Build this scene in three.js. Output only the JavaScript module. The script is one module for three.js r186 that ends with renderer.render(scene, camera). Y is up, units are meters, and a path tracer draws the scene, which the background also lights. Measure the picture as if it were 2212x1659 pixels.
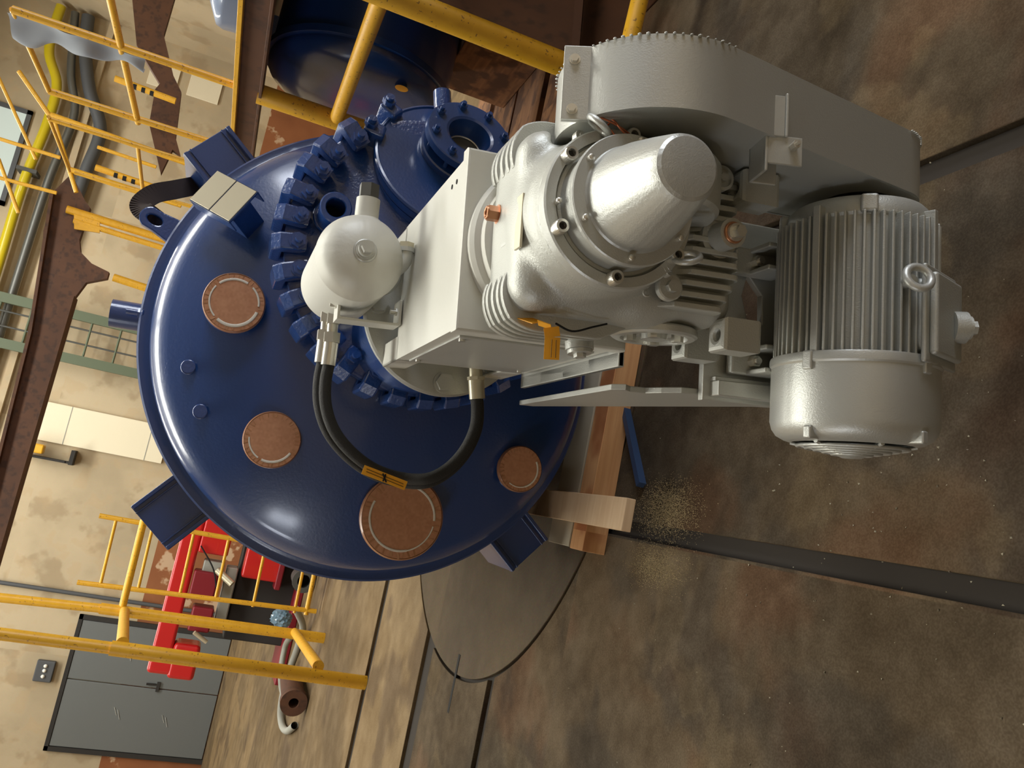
import * as THREE from 'three';
import { mergeGeometries, toCreasedNormals } from 'three/addons/utils/BufferGeometryUtils.js';
import { RoundedBoxGeometry } from 'three/addons/geometries/RoundedBoxGeometry.js';
import { RectAreaLightUniformsLib } from 'three/addons/lights/RectAreaLightUniformsLib.js';

// ---------------------------------------------------------------- camera, light, exposure
const scene = new THREE.Scene();
const camera = new THREE.PerspectiveCamera(49.73, 2212 / 1659, 0.05, 120);
camera.position.set(0, 1.75, 0);
camera.up.set(0.96837, 0.23591, 0.08126);                 // the camera was held on its side
camera.lookAt(0.15465, 1.75 - 0.3119, -0.93744);
const renderer = new THREE.WebGLRenderer({ antialias: true });
renderer.toneMapping = THREE.LinearToneMapping;
renderer.toneMappingExposure = 0.94;
renderer.shadowMap.enabled = true;
RectAreaLightUniformsLib.init();
scene.background = new THREE.Color(0x8fa3b5);
const SKY = 13;                                            // brightness of the roof glazing
const WIN = 14;                                            // brightness of the side windows
const CEIL = 11.6;
const ROOF_X = [[-8.5, 0.35], [0.9, 7.8]], ROOF_Z = [[-9, -6.2], [-21, -18.4]];     // glazed strips across the roof
const SIDE_WINDOWS = [[2.5, 3.7], [-.9, .3]], SIDE_Y = [3.0, 5.4];                // z0 z1 in the left wall
const RIGHT_WINDOWS = [[2.4, 4.4], [-.6, 1.6]], RIGHT_Y = [3.4, 9];               // z0 z1 in the right wall

// ---------------------------------------------------------------- helpers
let seed = 7;
const rnd = () => { seed = (seed * 1664525 + 1013904223) >>> 0; return seed / 4294967296; };
const V = (x, y, z) => new THREE.Vector3(x, y, z);
const used = {};
function numbered(n) { used[n] = (used[n] ?? -1) + 1; return used[n] ? n + '_' + String(used[n]).padStart(3, '0') : n; }
function uvm(g) {                                           // uv in metres by the dominant axis of each face
  const p = g.attributes.position, n = p.count, uv = new Float32Array(n * 2);
  const a = V(), b = V(), c = V();
  for (let i = 0; i < n; i += 3) {
    a.fromBufferAttribute(p, i); b.fromBufferAttribute(p, i + 1); c.fromBufferAttribute(p, i + 2);
    const nx = (b.y - a.y) * (c.z - a.z) - (b.z - a.z) * (c.y - a.y), ny = (b.z - a.z) * (c.x - a.x) - (b.x - a.x) * (c.z - a.z), nz = (b.x - a.x) * (c.y - a.y) - (b.y - a.y) * (c.x - a.x);
    const X = Math.abs(nx), Y = Math.abs(ny), Z = Math.abs(nz);
    for (const [k, q] of [[0, a], [1, b], [2, c]]) {
      const j = (i + k) * 2;
      if (Y >= X && Y >= Z) { uv[j] = q.x; uv[j + 1] = q.z; } else if (X >= Z) { uv[j] = q.z; uv[j + 1] = q.y; } else { uv[j] = q.x; uv[j + 1] = q.y; }
    }
  }
  g.setAttribute('uv', new THREE.BufferAttribute(uv, 2)); return g;
}
function join(gs) {
  gs = (Array.isArray(gs) ? gs.flat(9) : [gs]).map(g => { const q = g.index ? g.toNonIndexed() : g; for (const k of Object.keys(q.attributes)) if (!['position', 'normal'].includes(k)) q.deleteAttribute(k); q.morphAttributes = {}; return q; });
  return uvm(gs.length > 1 ? mergeGeometries(gs) : gs[0]);
}
function obj(name, gs, mat, parent = scene) {
  const m = new THREE.Mesh(join(gs), mat); m.name = parent === scene ? numbered(name) : name;
  m.castShadow = m.receiveShadow = true; parent.add(m); return m;
}
function tag(o, label, category, group, kind) { Object.assign(o.userData, { label }, category ? { category } : {}, group ? { group } : {}, kind ? { kind } : {}); return o; }
// a thing whose parts are written in a frame (drive frame or world) and stored relative to its own base
let OFF = V(0, 0, 0);
function thing(name, label, category, base = [0, 0, 0], group) {
  const g = new THREE.Group(); g.name = numbered(name); g.position.set(...base); scene.add(g); g.userData = { label, category }; if (group) g.userData.group = group;
  g.off = base; return g;
}
function part(t, name, gs, mat, sub) {                      // geometry given in the frame of the thing's base coordinates
  const g = join(gs); let r = t; while (r && !r.off) r = r.parent;
  g.translate(-r.off[0], -r.off[1], -r.off[2]);
  const m = new THREE.Mesh(g, mat); m.name = name; m.castShadow = m.receiveShadow = true; (sub || t).add(m); return m;
}
const box = (w, h, d, x = 0, y = 0, z = 0) => new THREE.BoxGeometry(w, h, d).translate(x, y, z);
const bx = (x0, x1, y0, y1, z0, z1) => new THREE.BoxGeometry(Math.abs(x1 - x0), Math.abs(y1 - y0), Math.abs(z1 - z0)).translate((x0 + x1) / 2, (y0 + y1) / 2, (z0 + z1) / 2);
const rbx = (x0, x1, y0, y1, z0, z1, r = .006, s = 2) => new RoundedBoxGeometry(Math.abs(x1 - x0), Math.abs(y1 - y0), Math.abs(z1 - z0), s, r).translate((x0 + x1) / 2, (y0 + y1) / 2, (z0 + z1) / 2);
function dirM(a, b) { const d = V().subVectors(b, a), q = new THREE.Quaternion().setFromUnitVectors(V(0, 1, 0), d.clone().normalize()); return new THREE.Matrix4().compose(V().addVectors(a, b).multiplyScalar(.5), q, V(1, 1, 1)); }
const rod = (a, b, r, n = 14, r2 = r) => { a = V(...a); b = V(...b); return new THREE.CylinderGeometry(r2, r, a.distanceTo(b), n).applyMatrix4(dirM(a, b)); };
function hex(a, b, r) { return toCreasedNormals(rod(a, b, r, 6), .5); }
function bar(a, b, w, h, up = [0, 1, 0]) {                  // rectangular bar between two points
  a = V(...a); b = V(...b); const d = V().subVectors(b, a), L = d.length(); d.normalize();
  let u = V(...up); if (Math.abs(u.dot(d)) > .95) u = V(0, 0, 1); const s = V().crossVectors(u, d).normalize(); u = V().crossVectors(d, s);
  return new THREE.BoxGeometry(w, h, L).applyMatrix4(new THREE.Matrix4().makeBasis(s, u, d).setPosition(V().addVectors(a, b).multiplyScalar(.5)));
}
const tube = (pts, r, n = 60, k = 12, closed = false) => new THREE.TubeGeometry(new THREE.CatmullRomCurve3(pts.map(p => V(...p)), closed, 'centripetal'), n, r, k, closed);
// profile [[r, z] ...] turned about the z axis; front = larger z
function lathe(prof, n = 64, crease = .55) {
  const g = new THREE.LatheGeometry(prof.map(([r, z]) => new THREE.Vector2(Math.max(r, 0), z)), n).rotateX(Math.PI / 2).toNonIndexed(), p = g.attributes.position, k = [];
  const a = V(), b = V(), c = V();
  for (let i = 0; i < p.count; i += 3) {                     // leave out the empty triangles at the axis
    a.fromBufferAttribute(p, i); b.fromBufferAttribute(p, i + 1); c.fromBufferAttribute(p, i + 2);
    if (V().crossVectors(V().subVectors(b, a), V().subVectors(c, a)).length() > 1e-9) for (const q of [a, b, c]) k.push(q.x, q.y, q.z);
  }
  const o = new THREE.BufferGeometry(); o.setAttribute('position', new THREE.Float32BufferAttribute(k, 3)); o.computeVertexNormals();
  return toCreasedNormals(o, crease);
}
function extr(shape, depth, bevel = 0, seg = 24) {
  return new THREE.ExtrudeGeometry(shape, { depth, curveSegments: seg, bevelEnabled: bevel > 0, bevelThickness: bevel, bevelSize: bevel, bevelOffset: -bevel, bevelSegments: 2 });
}
const poly = pts => { const s = new THREE.Shape(); pts.forEach(([x, y], i) => i ? s.lineTo(x, y) : s.moveTo(x, y)); s.closePath(); return s; };
const YZX = new THREE.Matrix4().makeBasis(V(0, 1, 0), V(0, 0, 1), V(1, 0, 0));   // shape (y, z) extruded along x
const XZY = new THREE.Matrix4().makeBasis(V(1, 0, 0), V(0, 0, -1), V(0, 1, 0));  // shape (x, -z) extruded along y
const torus = (R, r, p, nrm, n = 28, k = 10, arc = Math.PI * 2) => { const q = new THREE.Quaternion().setFromUnitVectors(V(0, 0, 1), V(...nrm).normalize()); return new THREE.TorusGeometry(R, r, k, n, arc).applyQuaternion(q).translate(...p); };
// smooth cast shapes: surface nets over a distance field
function nets(f, [x0, y0, z0], [x1, y1, z1], h) {
  const nx = Math.ceil((x1 - x0) / h) + 1, ny = Math.ceil((y1 - y0) / h) + 1, nz = Math.ceil((z1 - z0) / h) + 1;
  const F = new Float32Array(nx * ny * nz), id = (i, j, k) => i + nx * (j + ny * k);
  for (let k = 0; k < nz; k++) for (let j = 0; j < ny; j++) for (let i = 0; i < nx; i++) F[id(i, j, k)] = f(x0 + i * h, y0 + j * h, z0 + k * h);
  const vi = new Int32Array(nx * ny * nz).fill(-1), P = [], I = [];
  for (let k = 0; k < nz - 1; k++) for (let j = 0; j < ny - 1; j++) for (let i = 0; i < nx - 1; i++) {
    let n = 0, sx = 0, sy = 0, sz = 0, m = 0; const v = [];
    for (let c = 0; c < 8; c++) { const q = F[id(i + (c & 1), j + ((c >> 1) & 1), k + (c >> 2))]; v.push(q); if (q < 0) m++; }
    if (!m || m === 8) continue;
    for (let a = 0; a < 8; a++) for (const e of [1, 2, 4]) if (!(a & e)) { const b = a | e; if ((v[a] < 0) !== (v[b] < 0)) { const t = v[a] / (v[a] - v[b]); sx += (a & 1) + (e === 1 ? t : 0); sy += ((a >> 1) & 1) + (e === 2 ? t : 0); sz += (a >> 2) + (e === 4 ? t : 0); n++; } }
    vi[id(i, j, k)] = P.length / 3; P.push(x0 + (i + sx / n) * h, y0 + (j + sy / n) * h, z0 + (k + sz / n) * h);
  }
  const quad = (a, b, c, d, flip) => { if (flip) I.push(a, c, b, a, d, c); else I.push(a, b, c, a, c, d); };
  for (let k = 1; k < nz - 1; k++) for (let j = 1; j < ny - 1; j++) for (let i = 1; i < nx - 1; i++) {
    const s = F[id(i, j, k)] < 0;
    if (s !== F[id(i + 1, j, k)] < 0) quad(vi[id(i, j - 1, k - 1)], vi[id(i, j, k - 1)], vi[id(i, j, k)], vi[id(i, j - 1, k)], !s);
    if (s !== F[id(i, j + 1, k)] < 0) quad(vi[id(i - 1, j, k - 1)], vi[id(i, j, k - 1)], vi[id(i, j, k)], vi[id(i - 1, j, k)], s);
    if (s !== F[id(i, j, k + 1)] < 0) quad(vi[id(i - 1, j - 1, k)], vi[id(i, j - 1, k)], vi[id(i, j, k)], vi[id(i - 1, j, k)], !s);
  }
  const g = new THREE.BufferGeometry(); g.setAttribute('position', new THREE.Float32BufferAttribute(P, 3)); g.setIndex(I); g.computeVertexNormals(); return g;
}
const smin = (a, b, k) => { const h = Math.max(k - Math.abs(a - b), 0) / k; return Math.min(a, b) - h * h * k * .25; };
const smax = (a, b, k) => -smin(-a, -b, k);
const sdBox = (x, y, z, hx, hy, hz, r) => { const a = Math.abs(x) - hx + r, b = Math.abs(y) - hy + r, c = Math.abs(z) - hz + r; return Math.hypot(Math.max(a, 0), Math.max(b, 0), Math.max(c, 0)) + Math.min(Math.max(a, b, c), 0) - r; };
const sdCylZ = (x, y, z, r, z0, z1, k = .01) => smax(Math.hypot(x, y) - r, Math.max(z0 - z, z - z1), k);

// ---------------------------------------------------------------- textures
function noiseGrid(n, s) { let q = s; const r = () => { q = (q * 1664525 + 1013904223) >>> 0; return q / 4294967296; }; const a = new Float32Array(n * n); for (let i = 0; i < n * n; i++) a[i] = r(); return (x, y) => { x = ((x % n) + n) % n; y = ((y % n) + n) % n; const i = x | 0, j = y | 0, u = x - i, v = y - j, i1 = (i + 1) % n, j1 = (j + 1) % n, su = u * u * (3 - 2 * u), sv = v * v * (3 - 2 * v); return (a[i + n * j] * (1 - su) + a[i1 + n * j] * su) * (1 - sv) + (a[i + n * j1] * (1 - su) + a[i1 + n * j1] * su) * sv; }; }
const NG = [3, 11, 29, 71].map(s => noiseGrid(64, s));
// fbm that repeats when x, y go from 0 to 1
const fb = (x, y, f, o = 4, s = 0) => { let t = 0, a = .5, q = 0; for (let i = 0; i < o; i++) { const F = f << i; const N = F % 64 === 0 || 64 % F === 0 ? NG[(i + s) % 4] : NG[0]; t += a * N((x * F) % 64 * (64 % F === 0 ? 1 : 1), (y * F) % 64); q += a; a *= .5; } return t / q; };
function tex(n, fn, rep, color = true) {
  const d = new Uint8Array(n * n * 4);
  for (let j = 0; j < n; j++) for (let i = 0; i < n; i++) { const c = fn(i / n, j / n), k = (i + n * j) * 4; if (color) { d[k] = c[0]; d[k + 1] = c[1]; d[k + 2] = c[2]; } else d[k] = d[k + 1] = d[k + 2] = c; d[k + 3] = 255; }
  const t = new THREE.DataTexture(d, n, n); t.wrapS = t.wrapT = THREE.RepeatWrapping; t.magFilter = THREE.LinearFilter; t.minFilter = THREE.LinearMipmapLinearFilter; t.generateMipmaps = true;
  if (color) t.colorSpace = THREE.SRGBColorSpace; t.repeat.set(1 / rep, 1 / rep); t.needsUpdate = true; return t;
}
const mix = (a, b, t) => a + (b - a) * t, cl = (v, a = 0, b = 1) => Math.min(b, Math.max(a, v)), ss = (a, b, v) => { const t = cl((v - a) / (b - a)); return t * t * (3 - 2 * t); };
const mixc = (a, b, t) => [mix(a[0], b[0], t), mix(a[1], b[1], t), mix(a[2], b[2], t)];
function wrapN(x, y, px, py, s) { return NG[s]((x * px) % px, (y * py) % py); }

const dirtyFloor = tex(1024, (x, y) => {
  const a = fb(x, y, 2, 6, 0), b = fb(x, y, 8, 5, 1), c = fb(x, y, 64, 2, 2);
  let k = mixc([64, 54, 39], [86, 71, 50], ss(.32, .68, a));
  k = mixc(k, [86, 60, 38], ss(.5, .75, b) * .6);
  k = mixc(k, [46, 41, 34], ss(.56, .7, fb(x + .37, y + .11, 8, 5, 2)) * .38);
  k = mixc(k, [112, 96, 68], ss(.66, .72, fb(x + .7, y + .4, 8, 6, 3)) * .28);
  const g = (c - .5) * 18 + (fb(x + .2, y + .9, 16, 4, 0) - .5) * 34 + (rnd() - .5) * 16; return k.map(v => cl(v + g, 5, 250));
}, 3.7);
const coverT = tex(512, (x, y) => { const a = fb(x, y, 2, 6, 1), c = fb(x, y, 32, 3, 2); return mixc([68, 57, 42], [86, 72, 52], ss(.3, .7, a)).map(v => cl(v + (c - .5) * 12 + (rnd() - .5) * 12, 5, 250)); }, 2.9);
const paleFloor = tex(1024, (x, y) => {
  const a = fb(x, y, 4, 6, 1), c = fb(x, y, 32, 3, 2);
  let k = mixc([96, 79, 54], [118, 98, 68], ss(.3, .7, a)); k = mixc(k, [78, 62, 43], ss(.6, .75, fb(x + .2, y + .6, 8, 5, 0)) * .6);
  const g = (c - .5) * 30 + (rnd() - .5) * 12; return k.map(v => cl(v + g, 5, 250));
}, 5);
const plaster = tex(1024, (x, y) => {
  const a = fb(x, y, 4, 6, 2), b = fb(x, y, 16, 4, 0);
  let k = mixc([172, 156, 128], [192, 175, 145], ss(.3, .7, a)); k = mixc(k, [150, 130, 101], ss(.58, .72, fb(x + .5, y + .3, 8, 5, 1)) * .5); k = mixc(k, [182, 156, 120], ss(.55, .7, b) * .3);
  return k.map(v => cl(v + (rnd() - .5) * 8, 5, 252));
}, 6);
const wainscot = tex(512, (x, y) => { const a = fb(x, y, 8, 5, 0); let k = mixc([126, 74, 40], [150, 94, 56], a); k = mixc(k, [190, 160, 130], ss(.68, .74, fb(x + .3, y + .2, 8, 5, 2))); return k; }, 4);
const chip = tex(512, (x, y) => { const a = fb(x, y, 8, 5, 1), b = fb(x, y, 32, 3, 0); let k = mixc([214, 158, 26], [232, 178, 40], a); k = mixc(k, [110, 74, 34], ss(.74, .84, b) * .7); return k; }, .5);
const rustT = tex(512, (x, y) => { const a = fb(x, y, 8, 5, 2), b = fb(x, y, 32, 3, 1); return mixc(mixc([72, 45, 29], [100, 64, 40], a), [56, 36, 25], ss(.5, .8, b) * .6); }, 2.5);
const woodT = tex(512, (x, y) => { const g = fb(x * .06 % 1, y, 64, 3, 0), a = fb(x, y, 4, 4, 1); let k = mixc([196, 142, 92], [222, 172, 120], g); k = mixc(k, [150, 88, 48], ss(.5, .75, a) * .8); return k; }, 1.0);
const woodPaleT = tex(512, (x, y) => { const g = NG[0](x * 8 % 64, y * 64 % 64), a = fb(x, y, 4, 4, 2); return mixc(mixc([222, 190, 150], [236, 210, 172], g), [196, 156, 112], a * .5); }, .8);
const crateT = tex(512, (x, y) => { const g = NG[1](x * 6 % 64, y * 64 % 64), a = fb(x, y, 8, 4, 0); return mixc(mixc([120, 82, 54], [150, 106, 70], g), [92, 62, 44], ss(.45, .7, a)); }, 1);
const cardT = tex(256, (x, y) => { const a = fb(x, y, 16, 4, 0), b = fb(x, y, 64, 1, 1); return mixc([184, 128, 92], [196, 142, 104], a).map(v => v + (b - .5) * 14); }, .5);
const grain = tex(512, (x, y) => 128 + (fb(x, y, 64, 2, 0) - .5) * 160 + (rnd() - .5) * 40, .12, false);
const orange = tex(512, (x, y) => 128 + (fb(x, y, 32, 3, 1) - .5) * 180, .25, false);
const brushed = tex(512, (x, y) => 140 + (fb(x, y, 8, 5, 3) - .5) * 120, .5, false);
const grill = tex(256, (x, y) => 128 + (fb(x, y, 64, 1, 2) - .5) * 200, .05, false);

// ---------------------------------------------------------------- materials
const std = (color, roughness = .6, metalness = 0, extra = {}) => new THREE.MeshPhysicalMaterial({ color, roughness, metalness, ...extra });
const M = {
  blue: std(0x1a3d76, .36, 0, { clearcoat: .9, clearcoatRoughness: .16, bumpMap: orange, bumpScale: .0007 }),
  blueThick: std(0x1a407e, .3, 0, { clearcoat: 1, clearcoatRoughness: .1, bumpMap: orange, bumpScale: .002 }),
  silver: std(0xbebfb8, .4, .5, { bumpMap: grain, bumpScale: .0004, roughnessMap: null }),
  silverCast: std(0xb8b9b1, .46, .45, { bumpMap: grain, bumpScale: .0006 }),
  silverPaint: std(0xc9c8bd, .5, .12, { bumpMap: orange, bumpScale: .0004 }),
  guard: std(0xc0c1ba, .38, .55, { bumpMap: grain, bumpScale: .0003 }),
  steel: std(0xc8c6be, .25, .9), steelDark: std(0x6f706c, .45, .7),
  zinc: std(0xd8d6cc, .3, .8), copper: std(0xb98562, .35, .8), wire: std(0xb46a48, .45, .6),
  rubber: std(0x24231f, .7, 0, { bumpMap: grill, bumpScale: .0012 }),
  black: std(0x0c0c0c, .8), hole: std(0x141310, .9), dark: std(0x2a2724, .8),
  card: std(0xffffff, .75, 0, { map: cardT, clearcoat: .35, clearcoatRoughness: .3 }), tape: std(0xb27d55, .35, 0, { clearcoat: .8, clearcoatRoughness: .15 }), gasket: std(0xe2dccb, .7),
  plate: std(0xcfc7ac, .35, .45, { bumpMap: brushed, bumpScale: .0005 }),
  tagY: std(0xe9a520, .6), ink: std(0x6a4a10, .8),
  yellow: std(0xffffff, .45, 0, { map: chip, clearcoat: .3, clearcoatRoughness: .35 }), yellowPipe: std(0xc9b416, .4, 0, { clearcoat: .4 }),
  brown: std(0xffffff, .65, 0, { map: rustT }), rust: std(0xffffff, .85, 0, { map: rustT }),
  red: std(0xc01818, .4, 0, { clearcoat: .4 }), darkRed: std(0x7c1420, .5), grey: std(0x9a9a90, .6), greyDark: std(0x4c4c48, .7),
  floor: std(0xffffff, .9, 0, { map: dirtyFloor, bumpMap: dirtyFloor, bumpScale: .006, specularIntensity: .5 }), coverPlate: std(0xffffff, .85, 0, { map: coverT, specularIntensity: .6 }), floorPale: std(0xffffff, .85, 0, { map: paleFloor, specularIntensity: .6 }), pit: std(0x2e2821, .95),
  wall: std(0xffffff, .9, 0, { map: plaster }), wains: std(0xffffff, .8, 0, { map: wainscot }), ceil: std(0xb9b2a4, .9), wallWhite: std(0xe9dfc4, .85, 0, { bumpMap: orange, bumpScale: .002 }),
  doorGrey: std(0x6e7272, .5, .2, { bumpMap: brushed, bumpScale: .002 }), greyPipe: std(0x55575a, .6, .3), steelGreen: std(0x59634d, .6), cloth: std(0x9aa0a6, .95, 0, { side: THREE.DoubleSide }),
  wood: std(0xffffff, .75, 0, { map: woodT }), woodPale: std(0xffffff, .8, 0, { map: woodPaleT }), crate: std(0xffffff, .85, 0, { map: crateT }), woodGrey: std(0xb0a690, .85, 0, { bumpMap: brushed, bumpScale: .001 }),
  glow: new THREE.MeshStandardMaterial({ color: 0x222222, emissive: 0xfbfaf2, emissiveIntensity: 5, roughness: .9 }),
  winGlow: new THREE.MeshStandardMaterial({ color: 0x222222, emissive: 0xf2f6ff, emissiveIntensity: 5, roughness: .9 }),
  pane: new THREE.MeshStandardMaterial({ color: 0x8f9a94, roughness: .15, emissive: 0xdfe8dc, emissiveIntensity: .55 }), white: std(0xecebe2, .6),
};

// ---------------------------------------------------------------- the hall
let winN = 1;
function struct(name, gs, m) { const o = obj(name, gs, m); o.userData.kind = 'structure'; return o; }
function sgroup(name) { const g = new THREE.Group(); g.name = numbered(name); g.userData.kind = 'structure'; scene.add(g); g.off = [0, 0, 0]; return g; }
const FC = [0.857, -5.33], FR = 1.915;                     // round pit cover under the vessel
{
  const fl = sgroup('floor');
  part(fl, 'sub_floor', bx(-13, 12, -.3, -.028, -26, 9), M.pit);
  const arc = (a0, a1, r = FR + .008, n = 48) => Array.from({ length: n + 1 }, (_, i) => { const a = mix(a0, a1, i / n) * Math.PI / 180; return [FC[0] + r * Math.cos(a), FC[1] + r * Math.sin(a)]; });
  const slab = (pts, m) => part(fl, 'floor_slab', extr(poly(pts.map(([x, z]) => [x, -z])), .045, .004, 8).applyMatrix4(XZY).translate(0, -.049, 0), m);
  const at = z => Math.asin((z - FC[1]) / (FR + .008)) * 180 / Math.PI;          // angle on the circle at depth z (right side)
  slab([[-13, -26], [12, -26], [12, -7.76], [-13, -7.76]], M.floorPale);
  slab([[-13, -7.59], [12, -7.59], [12, -6.05], ...arc(at(-6.05), -180 - at(-6.05)), [-13, -6.05]], M.floorPale);
  slab([[-13, -5.81], ...arc(-180 - at(-5.81), -180 - at(-4.63)), [-13, -4.63]], M.floor);
  slab([[-13, -4.53], ...arc(-180 - at(-4.53), -180 - at(-3.62), FR + .012), [.01, -3.62], [.02, 9], [-13, 9]], M.floor);
  slab([...arc(90 + 26, 80.2, FR + .01).filter(p => p[0] > .06), [1.195, -3.62], [1.195, 9], [.065, 9]], M.floor);
  slab([[12, -5.81], [12, 9], [1.275, 9], ...arc(77.4, at(-5.81))], M.floor);
  part(fl, 'pit_cover', [extr(poly(arc(0, 359, FR - .012, 120).map(([x, z]) => [x, -z])), .045, .003, 8).applyMatrix4(XZY).translate(0, -.0495, 0)], M.coverPlate);
  part(fl, 'floor_slot', bx(-1.28, -.92, -.02, .0015, -5.23, -5.195), M.hole);
}
{
  const w = sgroup('wall_back');
  part(w, 'wall_face', bx(-13, 12, 2.6, CEIL + .2, -26, -25.6), M.wall);
  part(w, 'painted_base', bx(-13, 12, -.05, 2.6, -26, -25.595), M.wains);
  struct('trim_1', bx(-12.6, 11.6, 7.25, 7.42, -25.594, -25.45), M.wall);
  const wp = sgroup('trim_2'); part(wp, 'white_panel', [bx(-.5, .55, 3.05, 6.4, -25.594, -25.52)], M.wallWhite); part(wp, 'panel_seam', [bx(-.5, .55, 5.6, 5.62, -25.52, -25.515), bx(-.5, .55, 3.5, 3.52, -25.52, -25.515)], M.grey);
  struct('wall_front', bx(-13, 12, -.05, CEIL + .2, 8.6, 9), M.wall);
  // side walls with window openings
  for (const [nm, wins, [y0, y1], x0, x1, xg, dir, colr] of [['wall_left', SIDE_WINDOWS, SIDE_Y, -13, -12.6, -12.92, 1, 0xeaf1ff], ['wall_right', RIGHT_WINDOWS, RIGHT_Y, 11.6, 12, 11.92, -1, 0xeaf1ff]]) {
    const l = sgroup(nm), zs = [9, ...wins.flatMap(([a, b]) => [b, a]), -26];
    part(l, 'wall_face', [bx(x0, x1, -.05, y0, -26, 9), bx(x0, x1, y1, CEIL + .2, -26, 9)], M.wall);
    for (let i = 0; i < zs.length; i += 2) part(l, 'pier', bx(x0, x1, y0, y1, zs[i + 1], zs[i]), M.wall);
    for (const [z0, z1] of wins) {
      const g = struct('window_' + (++winN), bx(xg - .02, xg + .02, y0, y1, z0, z1), M.winGlow); g.off = [0, 0, 0];
      part(g, 'mullion', [bx(xg + dir * .03, xg + dir * .1, (y0 + y1) / 2 - .05, (y0 + y1) / 2 + .05, z0, z1)], M.greyDark);
      const L = new THREE.RectAreaLight(colr, WIN, z1 - z0, y1 - y0); L.position.set(xg + dir * .025, (y0 + y1) / 2, (z0 + z1) / 2); L.lookAt(0, (y0 + y1) / 2, (z0 + z1) / 2); L.castShadow = true; scene.add(L); L.name = 'window_light';
    }
  }
  const c = sgroup('ceiling'), zz = [9, ...ROOF_Z.flatMap(([a, b]) => [b, a]), -26], xx = [-13, ...ROOF_X.flat(), 12];
  for (let i = 0; i < zz.length; i += 2) part(c, 'roof_panel', bx(-13, 12, CEIL, CEIL + .2, zz[i + 1], zz[i]), M.ceil);
  for (const [z0, z1] of ROOF_Z) {
    for (let i = 0; i < xx.length; i += 2) part(c, 'roof_panel', bx(xx[i], xx[i + 1], CEIL - .02, CEIL + .2, z0, z1), M.ceil);
    for (const [x0, x1] of ROOF_X) {
      struct('window_' + (++winN), bx(x0, x1, CEIL + .12, CEIL + .16, z0, z1), M.glow);
      const L = new THREE.RectAreaLight(0xfbfaf2, SKY, x1 - x0, z1 - z0); L.position.set((x0 + x1) / 2, CEIL + .1, (z0 + z1) / 2); L.lookAt((x0 + x1) / 2, 0, (z0 + z1) / 2); L.castShadow = true; scene.add(L); L.name = 'skylight_light';
    }
  }
  for (const z of [-24, -15, -12, -3, 0, 3, 6]) part(c, 'roof_beam', bx(-12.6, 11.6, CEIL - .45, CEIL + .02, z - .1, z + .1), M.ceil);
}
{ // grey double door in the far wall
  const d = sgroup('door_1');
  part(d, 'door_frame', [bx(-8.42, -8.3, 0, 4.05, -25.6, -25.5), bx(-4.98, -4.86, 0, 4.05, -25.6, -25.5), bx(-8.42, -4.86, 3.95, 4.05, -25.6, -25.5)], M.dark);
  part(d, 'door_leaf', rbx(-8.29, -6.56, .02, 3.94, -25.59, -25.52, .02), M.doorGrey); part(d, 'door_leaf', rbx(-6.54, -4.99, .02, 3.94, -25.59, -25.52, .02), M.doorGrey);
  part(d, 'door_handle', [bar([-6.44, 1.7, -25.5], [-6.44, 1.95, -25.46], .05, .05), bx(-6.62, -6.36, 1.6, 1.68, -25.52, -25.47)], M.dark);
  part(d, 'chalk_mark', [[-7.35, 2.5], [-7.42, 1.25], [-5.8, 2.6]].flatMap(([x, y]) => [bar([x, y, -25.515], [x + .2, y + .1, -25.515], .03, .005), bar([x - .1, y - .1, -25.515], [x + .15, y, -25.515], .03, .005)]), M.white);
}
{ // small window high up in the far wall
  const w = sgroup('window_1');
  part(w, 'window_frame', [bx(5.5, 8.3, 8.62, 8.74, -25.6, -25.5), bx(8.18, 8.3, 8.62, 11, -25.6, -25.5), bx(5.5, 5.62, 8.62, 11, -25.6, -25.5), bx(5.5, 8.3, 10.9, 11, -25.6, -25.5)], M.greyPipe);
  part(w, 'pane', bx(5.62, 8.18, 8.74, 10.9, -25.59, -25.55), M.pane);
}

// ---------------------------------------------------------------- the reactor vessel (axis along z)
const CX = .5886, CY = 1.1667, ZR = -3.636, R = .997;
const A = .945, RK = .17, RC = 1.6, ZT = -3.60, H = RC - Math.sqrt((RC - RK) ** 2 - (A - RK) ** 2), ZC = ZT + H - RC, RT = RC * (A - RK) / (RC - RK);
const domeZ = r => r < RT ? ZC + Math.sqrt(RC * RC - r * r) : r < A ? ZT + Math.sqrt(Math.max(0, RK * RK - (r - A + RK) ** 2)) : ZT;
const world = g => (Array.isArray(g) ? g : [g]).map(q => q.translate(CX, CY, 0));     // from vessel axis to world
const rad = d => d * Math.PI / 180;
const ves = thing('reactor_vessel', 'large royal blue reactor vessel lying on timber with domed end towards camera', 'vessel', [CX, CY - R, -4.6]);
const vp = (name, gs, m, sub) => part(ves, name, world(Array.isArray(gs) ? gs.flat(9) : [gs]), m, sub);
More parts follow.
